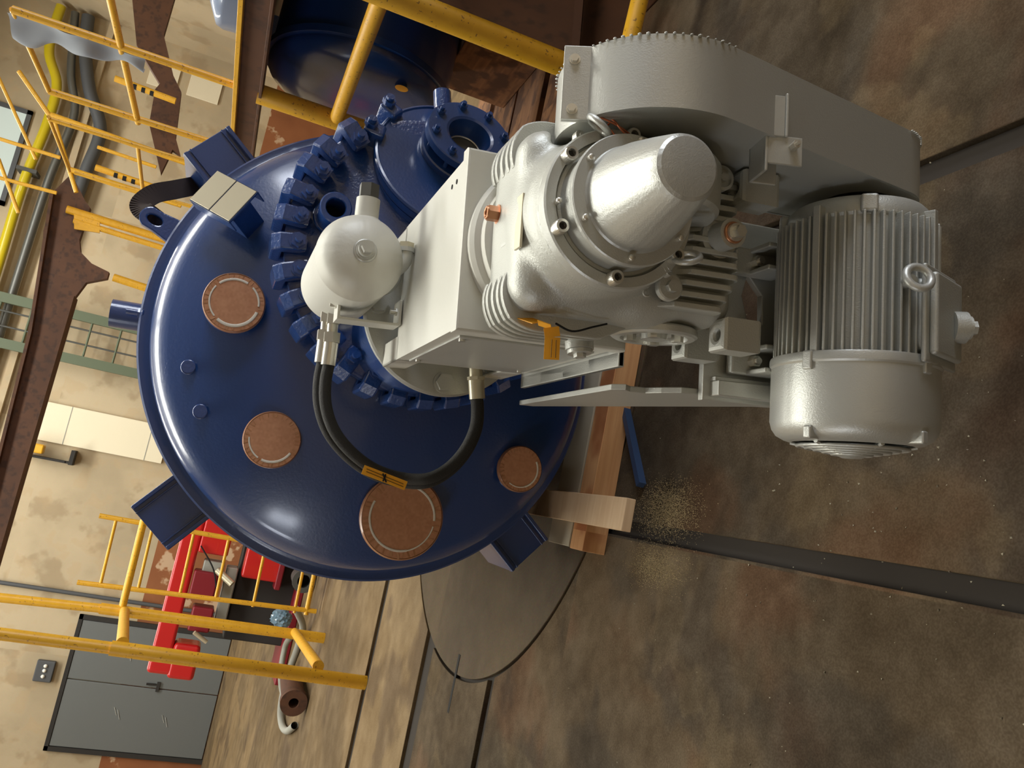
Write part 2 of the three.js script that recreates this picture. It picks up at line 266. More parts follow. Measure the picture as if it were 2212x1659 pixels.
{
  const prof = []; for (let i = 0; i <= 60; i++) { const r = A * (1 - Math.pow(1 - i / 60, 1)); prof.push([r, domeZ(r)]); }
  const kn = []; for (let i = 0; i <= 60; i++) { const r = RT * i / 60; kn.push([r, domeZ(r)]); } for (let i = 1; i <= 28; i++) { const t = Math.acos((RT - A + RK) / RK) * (1 - i / 28); kn.push([A - RK + RK * Math.cos(t), ZT + RK * Math.sin(t)]); }
  vp('dished_head', lathe(kn.reverse().concat(), 160, 1.2), M.blue);
  vp('rim_ring', lathe([[.9, -3.8], [R - .012, -3.8], [R, -3.788], [R, ZR - .008], [R - .008, ZR], [.963, ZR], [.955, ZR + .006], [.945, ZR + .012], [.94, ZR + .006], [.93, ZR]], 200, .7), M.blue);
  vp('shell', lathe([[0, -6.75], [.3, -6.72], [.6, -6.62], [.8, -6.5], [.93, -6.3], [.97, -6.15], [.97, -3.8], [.9, -3.79]], 120, .6), M.blue);
}
// nozzles on the head, closed with cardboard covers that are taped down
const nozzle = (x, y, zf, r, arcs, label) => {
  const zb = domeZ(Math.hypot(x, y)) - .05, ro = r * .8;
  vp('nozzle', [lathe([[ro + .02, zb], [ro + .014, zb + .055], [ro, zb + .07], [ro, zf - .018], [r * .98, zf - .018], [r * .985, zf - .001], [0, zf - .001]], 56, .6).translate(x, y, 0)], M.blue);
  const t = thing('nozzle_cover', label, 'cover', [CX + x, CY + y, zf], 'taped cardboard covers on the vessel nozzles');
  part(t, 'cardboard_disc', lathe([[r * .995, zf], [r, zf + .004], [r * .97, zf + .011], [0, zf + .012]], 56, .5).translate(CX + x, CY + y, 0), M.card);
  const tp = []; const n = 34;                                            // crinkled strips of tape around the edge
  for (let i = 0; i < n; i++) { const a = (i + rnd() * .5) / n * 6.283, w = r * .27, q = new THREE.BoxGeometry(r * (.02 + rnd() * .05), w * (.4 + rnd() * .4), .0006).rotateX((rnd() - .5) * .08).rotateY((rnd() - .5) * .5).rotateZ((rnd() - .5) * .6).translate(0, r * .875, 0).rotateZ(a - 1.57).translate(x + CX, y + CY, zf + .0113 + rnd() * .001); tp.push(q); }
  tp.push(lathe([[r * 1.0, zf - .02], [r * 1.016, zf - .018], [r * 1.02, zf + .004], [r * .985, zf + .0125]], 56, .6).translate(CX + x, CY + y, 0));
  part(t, 'tape', tp, M.tape);
  part(t, 'gasket_edge', arcs.map(([a0, len, w]) => torus(r * .79, r * w, [0, 0, 0], [0, 0, 1], 40, 6, rad(len)).scale(1, 1, .35).rotateZ(rad(a0)).translate(CX + x, CY + y, zf + .0125)), M.gasket);
};
nozzle(-.014, .645, -3.262, .112, [[-20, 70, .04], [60, 80, .03], [150, 110, .055], [275, 50, .035]], 'brown taped cardboard nozzle cover near the top of the vessel dome');
nozzle(-.485, .389, -3.297, .107, [[95, 60, .03], [165, 80, .045]], 'brown cardboard nozzle cover below the two blue studs on the dome');
nozzle(-.68, -.172, -3.304, .166, [[70, 130, .028], [195, 70, .018], [275, 70, .03]], 'largest brown cardboard nozzle cover, partly behind the black hose loop');
nozzle(-.387, -.633, -3.324, .097, [[150, 60, .025], [205, 100, .042]], 'smallest brown cardboard nozzle cover at the dark lower part of the dome');
for (const [x, y] of [[-.276, .75], [-.433, .667]]) { const z = domeZ(Math.hypot(x, y)); vp('stud', [rod([x, y, z - .03], [x, y, z + .025], .024, 20), torus(.024, .006, [x, y, z + .004], [x * .3, y * .3, 1])], M.blueThick); }
// support lugs round the shell
for (const a of [51.5, 141, 231, 321]) {
  const g = [rbx(.93, 1.2, -.118, .118, -3.80, -3.775, .004), rbx(.95, 1.195, -.118, -.1, -4.12, -3.75, .004), rbx(.95, 1.195, .1, .118, -4.12, -3.75, .004), rbx(.955, .985, -.13, .13, -4.2, -3.72, .004), rbx(.97, 1.2, -.085, -.078, -3.776, -3.766, .002), rbx(.97, 1.2, .078, .085, -3.776, -3.766, .002)];
  vp('support_lug', g.map(q => q.rotateZ(rad(a))), M.blue);
}
{ // lifting eye, pipe stub, name plates
  const s = new THREE.Shape(); s.moveTo(.96, -.06); s.lineTo(1.07, -.045); s.absarc(1.1, 0, .048, -1.2, 1.2, false); s.lineTo(1.07, .045); s.lineTo(.96, .06); s.closePath();
  const h = new THREE.Path(); h.absellipse(1.085, 0, .032, .02, 0, Math.PI * 2, true); s.holes.push(h);
  vp('lifting_eye', extr(s, .03, .006).translate(0, 0, -3.72).rotateZ(rad(73)), M.blueThick);
  vp('pipe_stub', [rod([.98, 0, -3.76], [1.115, 0, -3.76], .058, 32), rod([.98, 0, -3.76], [1.0, 0, -3.76], .066, 32)].map(q => q.rotateZ(rad(95))), M.blue);
  vp('stud_bolt', [rod([.975, -.005, -3.665], [1.05, -.005, -3.665], .012, 12), hex([.985, -.005, -3.665], [1.005, -.005, -3.665], .022), torus(.026, .006, [.985, -.005, -3.665], [1, 0, 0])].map(q => q.rotateZ(rad(95))), M.blueThick);
  // bracket: plate faces outwards and towards the camera
  const m = new THREE.Matrix4(), n = V(.62, 0, .785).normalize(), tg = V(0, 1, 0), dn = V().crossVectors(tg, n);   // local radial frame
  m.makeBasis(tg, dn.clone().negate(), n).setPosition(V(.868, 0, -3.28));
  const place = q => q.applyMatrix4(m).rotateZ(rad(64));
  const pw = .082, ph = .118;
  const nb = vp('nameplate_bracket', [rbx(-pw, pw, -ph, ph, -.008, 0, .002), rbx(-pw, -pw + .006, -ph, ph, -.055, 0, .002), rbx(pw - .006, pw, -ph, ph, -.055, 0, .002), rbx(-.05, .05, -ph * .3, ph * .6, -.2, -.01, .003)].map(place), M.blue);
  vp('nameplate', [rbx(-pw + .004, pw - .004, .003, ph - .003, 0, .004, .0015)].map(place), M.plate, nb); vp('nameplate', [rbx(-pw + .004, pw - .004, -ph + .003, -.003, 0, .004, .0015)].map(place), M.plate, nb);
}
// the clamped lid
const LX = .31, LR = .5, LZ = -3.06;
{
  const at = g => g.map(q => q.translate(LX, 0, 0));
  vp('lid_neck', at([lathe([[LR - .02, -3.6], [LR - .02, LZ - .09], [LR + .03, LZ - .085], [LR + .035, LZ - .06], [LR + .035, LZ - .02], [LR, LZ - .018]], 120, .6)]), M.blue);
  vp('lid', at([lathe([[LR, LZ - .02], [LR + .035, LZ - .016], [LR + .038, LZ + .012], [LR + .02, LZ + .02], [LR - .05, LZ + .024], [LR - .1, LZ + .045], [LR - .2, LZ + .075], [.15, LZ + .1], [0, LZ + .105]], 120, .5)]), M.blueThick);
  const C = poly([[LR - .035, .085], [LR + .055, .085], [LR + .085, .055], [LR + .085, -.1], [LR + .06, -.13], [LR - .03, -.13], [LR - .03, -.088], [LR + .045, -.085], [LR + .045, .026], [LR - .02, .03], [LR - .035, .05]]);
  const RZ = new THREE.Matrix4().makeBasis(V(1, 0, 0), V(0, 0, 1), V(0, -1, 0));
  for (let i = 0; i < 33; i++) {
    const a = 360 / 33 * i + 4; if (a < 44 || a > 302) continue;
    const place = q => q.translate(0, 0, LZ + .002).rotateZ(rad(a + (rnd() - .5) * 1.4)).translate(LX, 0, 0);
    const s0 = seed, cl_ = vp('clamp', [extr(C, .048, .007, 4).applyMatrix4(RZ).translate(0, .024, 0)].map(place), M.blueThick); seed = s0;
    vp('clamp_bolt', [rod([LR - .005, 0, .02], [LR - .005, 0, .145], .014, 12), hex([LR - .005, 0, .09], [LR - .005, 0, .115], .027), rod([LR - .005, 0, .082], [LR - .005, 0, .092], .032, 16)].map(q => { const s1 = seed; const r = place(q); seed = s1; return r; }), M.blueThick, cl_); rnd();
  }
  vp('drive_neck', [lathe([[.23, LZ], [.22, -2.9], [.205, -2.86], [.205, -2.6], [.26, -2.59], [.262, -2.562], [0, -2.56]], 72, .5)], M.blue);
  vp('open_nozzle', [lathe([[.056, LZ], [.056, -2.87], [.052, -2.866], [.037, -2.866], [.034, -2.87], [.034, -3.0], [0, -3.0]], 36, .6).translate(.335, .392, 0), torus(.058, .008, [.335, .392, LZ + .065], [0, 0, 1])], M.blueThick);
  vp('nozzle_bore', [rod([.335, .392, -3.0], [.335, .392, -2.985], .034, 24)], M.black);
}
// manway with bolted sight-glass flange, tilted outwards
{
  const t = thing('manway', 'round blue manway cover with a bolted sight glass flange beside the drive', 'manway', [CX + .67, CY - .01, -3.0]);
  const rot = new THREE.Matrix4().makeTranslation(CX + .67, CY - .01, -3.0).multiply(new THREE.Matrix4().makeRotationY(rad(25)));
  const p = (n, gs, m, sub) => part(t, n, [gs].flat(9).map(q => q.applyMatrix4(rot)), m, sub);
  p('manway_neck', lathe([[.26, -.5], [.26, -.09], [.29, -.085], [.3, -.08], [.3, -.055], [.27, -.052]], 80, .5), M.blue);
  p('clamping_ring', lathe([[.28, -.05], [.305, -.046], [.31, -.034], [.31, -.012], [.29, -.01]], 80, .5), M.blue);
  const cv = p('cover_plate', [lathe([[.28, -.012], [.312, -.008], [.316, 0], [.312, .008], [.304, .01], [.298, .004]], 90, .4), new THREE.CircleGeometry(.2985, 90).translate(0, 0, .004)], M.blue);
  const fx = .075, fy = -.02;
  const F = (g, z) => g.translate(fx, fy, 0);
  p('lower_flange', F(lathe([[.165, 0], [.168, .012], [.168, .03], [.162, .034], [.12, .035]], 60, .5)), M.blue);
  const fl = p('sight_flange', F(lathe([[.11, .03], [.11, .075], [.165, .076], [.17, .08], [.17, .108], [.165, .113], [.095, .113], [.085, .108], [.07, .05], [.066, .02]], 64, .4)), M.blue);
  p('sight_glass', F(rod([0, 0, .012], [0, 0, .03], .068, 32)), M.steelDark); p('glass_ring', F(torus(.066, .004, [0, 0, .034], [0, 0, 1], 40, 8)), M.zinc);
  for (let i = 0; i < 8; i++) { const a = i * Math.PI / 4 + .3, x = .14 * Math.cos(a), y = .14 * Math.sin(a); p('flange_bolt', F(join([hex([x, y, .112], [x, y, .13], .017), rod([x, y, .03], [x, y, .142], .009, 10)])), M.blueThick, fl); }
  p('handle', [rod([.21, .08, .05], [.30, .1, .075], .035, 20), rod([.2, .06, .02], [.22, .085, .08], .02, 12), rod([.27, .09, .07], [.27, .09, .0], .014, 10)], M.blueThick);
  for (const a of [58, 84, 250, 285]) { const c = Math.cos(rad(a)), s = Math.sin(rad(a)); p('manway_clamp', [rbx(.285, .365, -.03, .03, -.1, .035, .012).rotateZ(rad(a)), rod([.345 * c, .345 * s, -.02], [.345 * c, .345 * s, .07], .016, 12), hex([.345 * c, .345 * s, .035], [.345 * c, .345 * s, .055], .026)], M.blueThick); }
}

// ---------------------------------------------------------------- the drive: frame on the vessel axis, turned 8 degrees
const PHI = rad(8);
function drv(name, label, category, base) { const t = thing(name, label, category, base); const [x, y, z] = base; t.position.set(CX + x * Math.cos(PHI) - y * Math.sin(PHI), CY + x * Math.sin(PHI) + y * Math.cos(PHI), z); t.rotation.z = PHI; return t; }
{ // lantern between vessel and gearbox
  const t = drv('drive_lantern', 'silver box lantern frame between blue vessel and gearbox', 'lantern', [0, 0, -2.5]);
  part(t, 'base_flange', lathe([[.12, -2.56], [.262, -2.558], [.268, -2.552], [.268, -2.53], [.262, -2.524], [.12, -2.522]], 96, .5), M.silver);
  part(t, 'inner_drum', lathe([[.15, -2.54], [.15, -2.3]], 48), M.silver);
  for (const [a, b] of [[1, 1], [-1, 1], [1, -1], [-1, -1]]) part(t, 'corner_leg', [rbx(a * .195, a * .125, b * .195, b * .187, -2.53, -2.31, .003), rbx(a * .195, a * .187, b * .195, b * .125, -2.53, -2.31, .003)], M.silverPaint);
  part(t, 'body', extr(poly([[-.195, -.195], [.195, -.195], [.195, .195], [-.195, .195]]), .6, .008).translate(0, 0, -2.33), M.silverPaint);
  part(t, 'front_plate', extr(poly([[-.203, -.203], [.203, -.203], [.203, .203], [-.203, .203]]), .03, .006).translate(0, 0, -1.716), M.silverPaint);
  part(t, 'side_panel', rbx(-.2, -.194, -.17, .165, -2.29, -1.78, .002), M.silver);
  for (const [y, z] of [[.15, -1.81], [.15, -2.24], [-.15, -1.81], [-.15, -2.24]]) part(t, 'panel_screw', rod([-.205, y, z], [-.198, y, z], .008, 10), M.zinc);
  for (const z of [-1.79, -1.83]) part(t, 'drilled_hole', rod([.16, .194, z], [.16, .1962, z], .006, 12), M.hole);
  for (let i = 0; i < 8; i++) { const a = i * Math.PI / 4, x = .225 * Math.cos(a), y = .225 * Math.sin(a); part(t, 'flange_bolt', [hex([x, y, -2.525], [x, y, -2.495], .029), rod([x, y, -2.525], [x, y, -2.512], .034, 20)], M.silver); }
}
// gearbox
const gb = drv('gearbox', 'silver finned gearbox with a cone-shaped cap pointing at the camera', 'gearbox', [0, -.1, -1.55]);
{
  const f = (x, y, z) => {
    let d = sdBox(x, y + .02, z + 1.548, .182, .174, .112, .055);
    d = smin(d, sdBox(x, y + .2, z + 1.54, .168, .13, .105, .05), .04);
    d = smin(d, sdCylZ(x, y, z, .153, -1.6, -1.395, .03), .03);
    d = smin(d, sdCylZ(x, y, z, .152, -1.5, -1.362, .008), .02);
    const tt = cl((-.1 - y) / .54), gr = .2 - tt * .07;                                // clearance for the belt guard
    return smax(d, -Math.max(.143 - x, Math.hypot(Math.min(0, y + .64) + Math.max(0, y + .1), z + 1.40 + tt * .055) - gr - .006), .01);
  };
  part(gb, 'housing', nets(f, [-.21, -.36, -1.69], [.21, .2, -1.34], .0058), M.silverCast);
  part(gb, 'mounting_flange', lathe([[.1, -1.6855], [.186, -1.685], [.192, -1.679], [.192, -1.662], [.184, -1.652], [.172, -1.648], [.168, -1.63], [.1, -1.62]], 72, .5), M.silverPaint);
  // side ribs running round the back half of the housing
  const rib = (s, o) => { const sh = new THREE.Shape(); const pts = [], q = []; for (let i = 0; i <= 26; i++) { const t = i / 26; let x, y, nx, ny; if (t < .5) { const a = rad(90 - 90 * Math.min(1, t * 2)); x = .107 + .075 * Math.cos(a); y = .08 + .075 * Math.sin(a); nx = Math.cos(a); ny = Math.sin(a); } else { x = .182; y = .08 - (t - .5) * 2 * .2; nx = 1; ny = 0; } const w = o * Math.min(1, t * 3.2) * Math.min(1, (1 - t) * 6); pts.push([s * (x + nx * w), y + ny * w]); q.push([s * (x - nx * .02), y - ny * .02]); } return extr(poly(s > 0 ? [...q, ...pts.reverse()] : [...pts, ...q.reverse()]), .009, .003, 4); };
  for (const s of [-1, 1]) for (const z of [-1.636, -1.612, -1.578, -1.546, -1.518]) part(gb, 'rib', rib(s, .034).translate(0, 0, z), M.silverCast);
  // upright cooling fins on the lower front
  const fin = L => { const s = new THREE.Shape(); s.moveTo(0, 0); s.lineTo(L - .02, .004); s.quadraticCurveTo(L, .006, L, -.03); s.lineTo(L, -.05); s.lineTo(-.008, -.05); s.lineTo(-.03, -.028); s.closePath(); return extr(s, .0075, .0022, 6); };
  const FM = new THREE.Matrix4().makeBasis(V(0, -1, 0), V(0, 0, 1), V(-1, 0, 0));
  for (let i = 0; i < 12; i++) { const x = .118 - i * .0235; part(gb, 'fin', fin(i < 5 ? .075 : .115).applyMatrix4(FM).translate(x, i < 5 ? -.232 : -.2 + (i > 8 ? (i - 8) * .012 : 0), -1.408), M.silverCast); }
  part(gb, 'flange_ring', lathe([[.12, -1.372], [.146, -1.37], [.151, -1.366], [.151, -1.34], [.148, -1.336], [.1295, -1.336], [.1285, -1.348], [.12, -1.35]], 90, .4), M.silver);
  part(gb, 'bearing_cover', lathe([[.127, -1.36], [.1265, -1.344], [.1245, -1.342], [.1185, -1.341], [.116, -1.3], [.116, -1.29], [0, -1.29]], 80, .4), M.silverCast);
  part(gb, 'cone_cap', lathe([[.117, -1.296], [.121, -1.292], [.121, -1.284], [.119, -1.281], [.098, -1.28], [.0955, -1.276], [.088, -1.23], [.0735, -1.17], [.0615, -1.125], [.0585, -1.115], [.055, -1.107], [.0495, -1.1025], [.045, -1.1015], [0, -1.101]], 96, .35), M.silver);
  for (let i = 0; i < 6; i++) {
    const a = rad(-122 + 60 * i), x = .1085 * Math.cos(a), y = .1085 * Math.sin(a);
    part(gb, 'cap_screw', [rod([x, y, -1.283], [x, y, -1.272], .0062, 12), new THREE.SphereGeometry(.0062, 12, 6).scale(1, 1, .5).translate(x, y, -1.272)], M.zinc);
    const b = rad(-4 + 60 * i), u = .1355 * Math.cos(b), v = .1355 * Math.sin(b);
    const s = part(gb, 'socket_screw', lathe([[.0132, -1.342], [.0135, -1.338], [.0135, -1.315], [.012, -1.312], [.0075, -1.312], [.0075, -1.322], [0, -1.322]], 24, .5).translate(u, v, 0), M.zinc); part(gb, 'screw_socket', hex([u, v, -1.3225], [u, v, -1.3205], .0074), M.dark, s);
  }
  part(gb, 'grease_nipple', [rod([-.012, .128, -1.345], [-.012, .128, -1.325], .005, 10), new THREE.SphereGeometry(.006, 10, 8).translate(-.012, .128, -1.322)], M.zinc);
  // eye bolts
  const eye = (c, base, n) => part(gb, 'eye_bolt', [torus(.0235, .0062, c, n), rod(base, c.map((v, i) => v + (base[i] - v) * .62), .011, 14), rod(base.map((v, i) => v + (c[i] - v) * .12), base.map((v, i) => v + (c[i] - v) * .3), .017, 16)], M.silver);
  eye([-.079, -.13, -1.312], [-.1, -.1, -1.36], [.8, .35, .5]); eye([.137, .062, -1.315], [.12, .082, -1.37], [.75, -.5, .35]);
  // plugs
  part(gb, 'oil_plug', [lathe([[.027, -1.405], [.027, -1.392], [.024, -1.39], [0, -1.39]], 28, .5).translate(-.117, -.144, 0), hex([-.117, -.144, -1.392], [-.117, -.144, -1.378], .0125)], M.silver);
  part(gb, 'breather_boss', [rod([.006, -.262, -1.44], [.004, -.264, -1.365], .03, 24), rod([.006, -.262, -1.44], [.005, -.263, -1.41], .042, 24)], M.silverCast);
  const br = part(gb, 'breather_plug', [rod([.004, -.264, -1.366], [.003, -.265, -1.354], .018, 20), hex([.003, -.265, -1.354], [.002, -.266, -1.338], .0125)], M.zinc); part(gb, 'copper_seal', [torus(.019, .0035, [.004, -.264, -1.363], [0, 0, 1])], M.copper, br);
  part(gb, 'vent_plug', [hex([.028, .159, -1.575], [.028, .182, -1.575], .0165), torus(.0115, .003, [.028, .183, -1.575], [0, 1, 0]), rod([.028, .145, -1.575], [.028, .161, -1.575], .02, 20)], M.copper);
  part(gb, 'rating_plate', rbx(-.075, .03, .1535, .159, -1.462, -1.43, .001), M.plate); part(gb, 'rating_plate', rbx(-.05, .01, .1535, .1585, -1.545, -1.515, .001), M.silver);
  part(gb, 'cast_mark', torus(.009, .0022, [-.128, -.105, -1.412], [-.3, 0, 1], 16, 6, 3.8), M.silver);
  // feet with upright holes
  for (const [fx, z] of [[-.186, -1.45], [.112, -1.405], [-.186, -1.6], [.112, -1.62]]) { const s = poly([[-.034, -.03], [.034, -.03], [.034, .03], [-.034, .03]]); const h = new THREE.Path(); h.absarc(0, 0, .012, 0, Math.PI * 2, true); s.holes.push(h); part(gb, 'foot', [extr(s, .075, .009, 14).applyMatrix4(XZY).translate(fx, -.372, z)], M.silverCast); }
  part(gb, 'end_plug', [lathe([[.026, -1.41], [.026, -1.388], [.02, -1.386], [.02, -1.392], [0, -1.392]], 28, .5).translate(.122, -.25, 0), hex([.122, -.25, -1.392], [.122, -.25, -1.382], .009)], M.silverCast);
  // inspection cover and bearing cap on the left flank
  part(gb, 'flank_cover', lathe([[.06, .0], [.088, .002], [.092, .006], [.092, .018], [.086, .022], [.072, .022], [.068, .008], [.03, .006], [.028, .024], [0, .024]], 56, .5).rotateY(-Math.PI / 2).translate(-.17, -.2, -1.55), M.silver);
  for (let i = 0; i < 4; i++) { const a = i * 1.571 + .5; part(gb, 'cover_bolt', hex([-.178, -.2 + .05 * Math.sin(a), -1.55 + .05 * Math.cos(a)], [-.198, -.2 + .05 * Math.sin(a), -1.55 + .05 * Math.cos(a)], .013), M.zinc); }
  part(gb, 'level_plug', [rod([-.16, -.035, -1.58], [-.232, -.038, -1.57], .03, 28), rod([-.232, -.038, -1.57], [-.24, -.0385, -1.569], .026, 24), hex([-.24, -.0385, -1.569], [-.248, -.039, -1.568], .013)], M.silver);
  part(gb, 'input_housing', lathe([[.05, .02], [.128, .022], [.136, .03], [.138, .05], [.138, .118], [.132, .127], [.122, .13], [.09, .131], [.085, .139], [.04, .139]], 64, .5).rotateY(Math.PI / 2).translate(0, -.1, -1.415), M.silverCast);
}
{ // belt guard
  const t = drv('belt_guard', 'oblong silver sheet-metal belt guard beside the motor', 'belt guard', [.215, -.4, -1.43]);
  const U = [-.1, -1.40, .2], L = [-.64, -1.455, .132];
  const out = (e, n = 40) => { const pts = [], d = Math.hypot(L[0] - U[0], L[1] - U[1]), th = Math.atan2(L[1] - U[1], L[0] - U[0]), be = Math.acos((U[2] - L[2]) / d); for (let i = 0; i <= n; i++) { const a = th + be + (2 * Math.PI - 2 * be) * i / n; pts.push([U[0] + (U[2] + e) * Math.cos(a), U[1] + (U[2] + e) * Math.sin(a)]); } for (let i = 0; i <= n; i++) { const a = th - be + 2 * be * i / n; pts.push([L[0] + (L[2] + e) * Math.cos(a), L[1] + (L[2] + e) * Math.sin(a)]); } return pts; };
  const ring = (e0, e1, x0, x1) => { const s = poly(out(e1)); s.holes.push(new THREE.Path(out(e0).reverse().map(p => new THREE.Vector2(...p)))); return toCreasedNormals(extr(s, x1 - x0), .5).applyMatrix4(YZX).translate(x0, 0, 0); };
  part(t, 'band', ring(-.006, 0, .15, .285), M.guard);
  const face = poly(out(-.004)); const h = new THREE.Path(); h.absarc(-.632, -1.438, .075, 0, Math.PI * 2, true); face.holes.push(h); const h2 = new THREE.Path(); h2.absarc(-.1, -1.45, .086, 0, Math.PI * 2, true); face.holes.push(h2);
  part(t, 'inner_face', extr(face, .004).applyMatrix4(YZX).translate(.151, 0, 0), M.guard);
  part(t, 'outer_face', extr(poly(out(-.002)), .004).applyMatrix4(YZX).translate(.282, 0, 0), M.guard);
  const bp = out(.002, 90), bd = []; for (let i = 0; i < bp.length; i += 2) bd.push(new THREE.SphereGeometry(.0012 + rnd() * .0014, 6, 5).scale(1, 1.6, 1.6).translate(.285, bp[i][0], bp[i][1])); part(t, 'weld_bead', bd, M.guard);
  // split flange at the top end
  const fa = 1.17, FP = g => g.rotateX(fa - Math.PI / 2).translate(0, -.1 + .197 * Math.sin(fa), -1.40 + .197 * Math.cos(fa));   // local y = outward from the band
  const fl = part(t, 'split_flange', [rbx(.146, .287, 0, .05, -.003, .003, .0015), rbx(.146, .287, 0, .05, -.011, -.005, .0015)].map(FP), M.guard);
  for (const x of [.165, .26]) part(t, 'flange_bolt', [hex([x, .03, .003], [x, .03, .012], .0075), rod([x, .03, .003], [x, .03, .005], .0105, 12)].map(FP), M.zinc, fl);
  // joint strip and clip
  const sl = Math.atan2(-1.323 + 1.201, -(.64 - .1)), y0 = -.262, z0 = -1.232;
  part(t, 'joint_strip', [rbx(.152, .23, -.012, .012, 0, .004, .0015), rbx(.152, .235, -.018, -.012, 0, .007, .002)].map(g => g.rotateX(-.115 - .1).translate(0, y0, z0)), M.guard);
  const k = part(t, 'clip', [rbx(.085, .155, -.03, .024, -.07, -.064, .002), rbx(.085, .155, .018, .024, -.07, .002, .002), rbx(.1, .155, -.05, .024, -.006, 0, .002)].map(g => g.rotateX(-.2).translate(0, y0, z0)), M.guard);
  part(t, 'clip_bolt', [hex([.135, -.03, .0], [.135, -.03, .018], .008), rod([.135, -.03, -.02], [.135, -.03, .026], .004, 8)].map(g => g.rotateX(-.2).translate(0, y0, z0)), M.zinc, k);
}
{ // motor, axis along the frame's x
  const my = -.632, mz = -1.438, t = drv('electric_motor', 'silver finned electric motor with a rounded fan cowl hanging below the gearbox', 'motor', [-.13, my, mz]);
  const AX = new THREE.Matrix4().makeBasis(V(0, 1, 0), V(0, 0, 1), V(1, 0, 0)).setPosition(V(0, my, mz));     // lathe/extrude z -> frame x
  const a = g => g.applyMatrix4(AX);
  part(t, 'frame', a(lathe([[.08, -.235], [.146, -.235], [.148, -.22], [.148, .085], [.14, .09], [.06, .09]], 80, .5)), M.silverCast);
  const finG = (w, h0, h1, x0, x1) => rbx(h0, h1, -w / 2, w / 2, x0, x1, .002, 1);
  for (let i = 0; i < 56; i++) { const ang = i / 56 * 360 + 2; if (ang > 242 && ang < 292) continue; const big = i % 14 === 3; part(t, 'cooling_fin', a(finG(big ? .016 : .0058, .142, .168 + (big ? .004 : 0), -.214, big ? .1 : .082).rotateZ(rad(ang))), M.silverCast); }
  part(t, 'end_shield', a(lathe([[.148, .078], [.152, .084], [.152, .092], [.147, .112], [.138, .122], [.1, .128], [.05, .13], [.045, .14], [0, .14]], 80, .5)), M.silverCast);
  for (let i = 0; i < 4; i++) { const g = rad(45 + 90 * i + 12); part(t, 'tie_lug', a(rbx(.128, .163, -.017, .017, .08, .118, .006).rotateZ(g)), M.silverCast); }
  part(t, 'shaft', a(rod([0, 0, .1], [0, 0, .2], .02, 24)), M.steelDark);
  const cw = part(t, 'fan_cowl', a(lathe([[.165, -.206], [.1735, -.208], [.175, -.212], [.175, -.226], [.1715, -.23], [.1715, -.345], [.167, -.362], [.158, -.375], [.142, -.384], [.128, -.388], [.124, -.388], [.124, -.382], [.15, -.37], [.16, -.35], [.163, -.22]], 90, .5)), M.silver);
  for (const r of [.112, .094, .076, .058, .04]) part(t, 'grille_ring', a(torus(r, .0042, [0, 0, -.392 - (.124 - r) * .2], [0, 0, 1], 60, 8)), M.silver, cw);
  for (let i = 0; i < 6; i++) { const g = i * Math.PI / 3 + .26; part(t, 'grille_spoke', a(rod([.02 * Math.cos(g), .02 * Math.sin(g), -.41], [.127 * Math.cos(g), .127 * Math.sin(g), -.388], .0048, 8)), M.silver, cw); }
  part(t, 'grille_hub', a(lathe([[.028, -.4], [.03, -.412], [.02, -.417], [0, -.418]], 30, .5)), M.silver, cw); part(t, 'fan', a(rod([0, 0, -.36], [0, 0, -.35], .12, 30)), M.hole, cw);
  for (const g of [100, 18, 200]) part(t, 'cowl_rib', a(join([rbx(.168, .178, -.011, .011, -.246, -.206, .004), rbx(.12, .172, -.009, .009, -.386, -.36, .004)]).rotateZ(rad(g))), M.silver);
  // feet against the back plate
  for (const x of [.03, -.205]) { const q = part(t, 'foot', [rbx(x - .032, x + .032, my + .08, my + .2, -1.625, -1.6, .006), rbx(x - .032, x - .02, my + .07, my + .16, -1.61, -1.53, .004), rbx(x + .02, x + .032, my + .07, my + .16, -1.61, -1.53, .004), rbx(x - .032, x + .032, my - .2, my - .08, -1.625, -1.59, .006)], M.silverCast); part(t, 'foot_bolt', [hex([x, my + .145, -1.602], [x, my + .145, -1.582], .014), rod([x, my + .145, -1.602], [x, my + .145, -1.574], .008, 10)], M.zinc, q); }
  // terminal box, towards the camera and down
  const TB = g => g.translate(0, 0, -.022).rotateX(rad(25)).translate(-.125, my, mz);
  const tb = part(t, 'terminal_box', [rbx(-.075, .075, -.075, .06, .135, .19, .012, 3), rbx(-.1, .1, -.1, .075, .186, .197, .005, 2), rbx(-.084, .084, -.086, .062, .197, .214, .008, 3)].map(TB), M.silverCast);
  part(t, 'cable_gland', [rod([-.012, -.045, .205], [-.012, -.062, .226], .033, 28), rod([-.012, -.062, .226], [-.012, -.068, .234], .024, 24), hex([-.012, -.068, .234], [-.012, -.075, .243], .015)].map(TB), M.silverCast, tb);
  part(t, 'eye_bolt', [torus(.025, .008, [-.065, my + .03, mz + .205], [.35, .25, .9]), rod([-.065, my + .02, mz + .15], [-.065, my + .025, mz + .185], .012, 12)], M.silver);
}
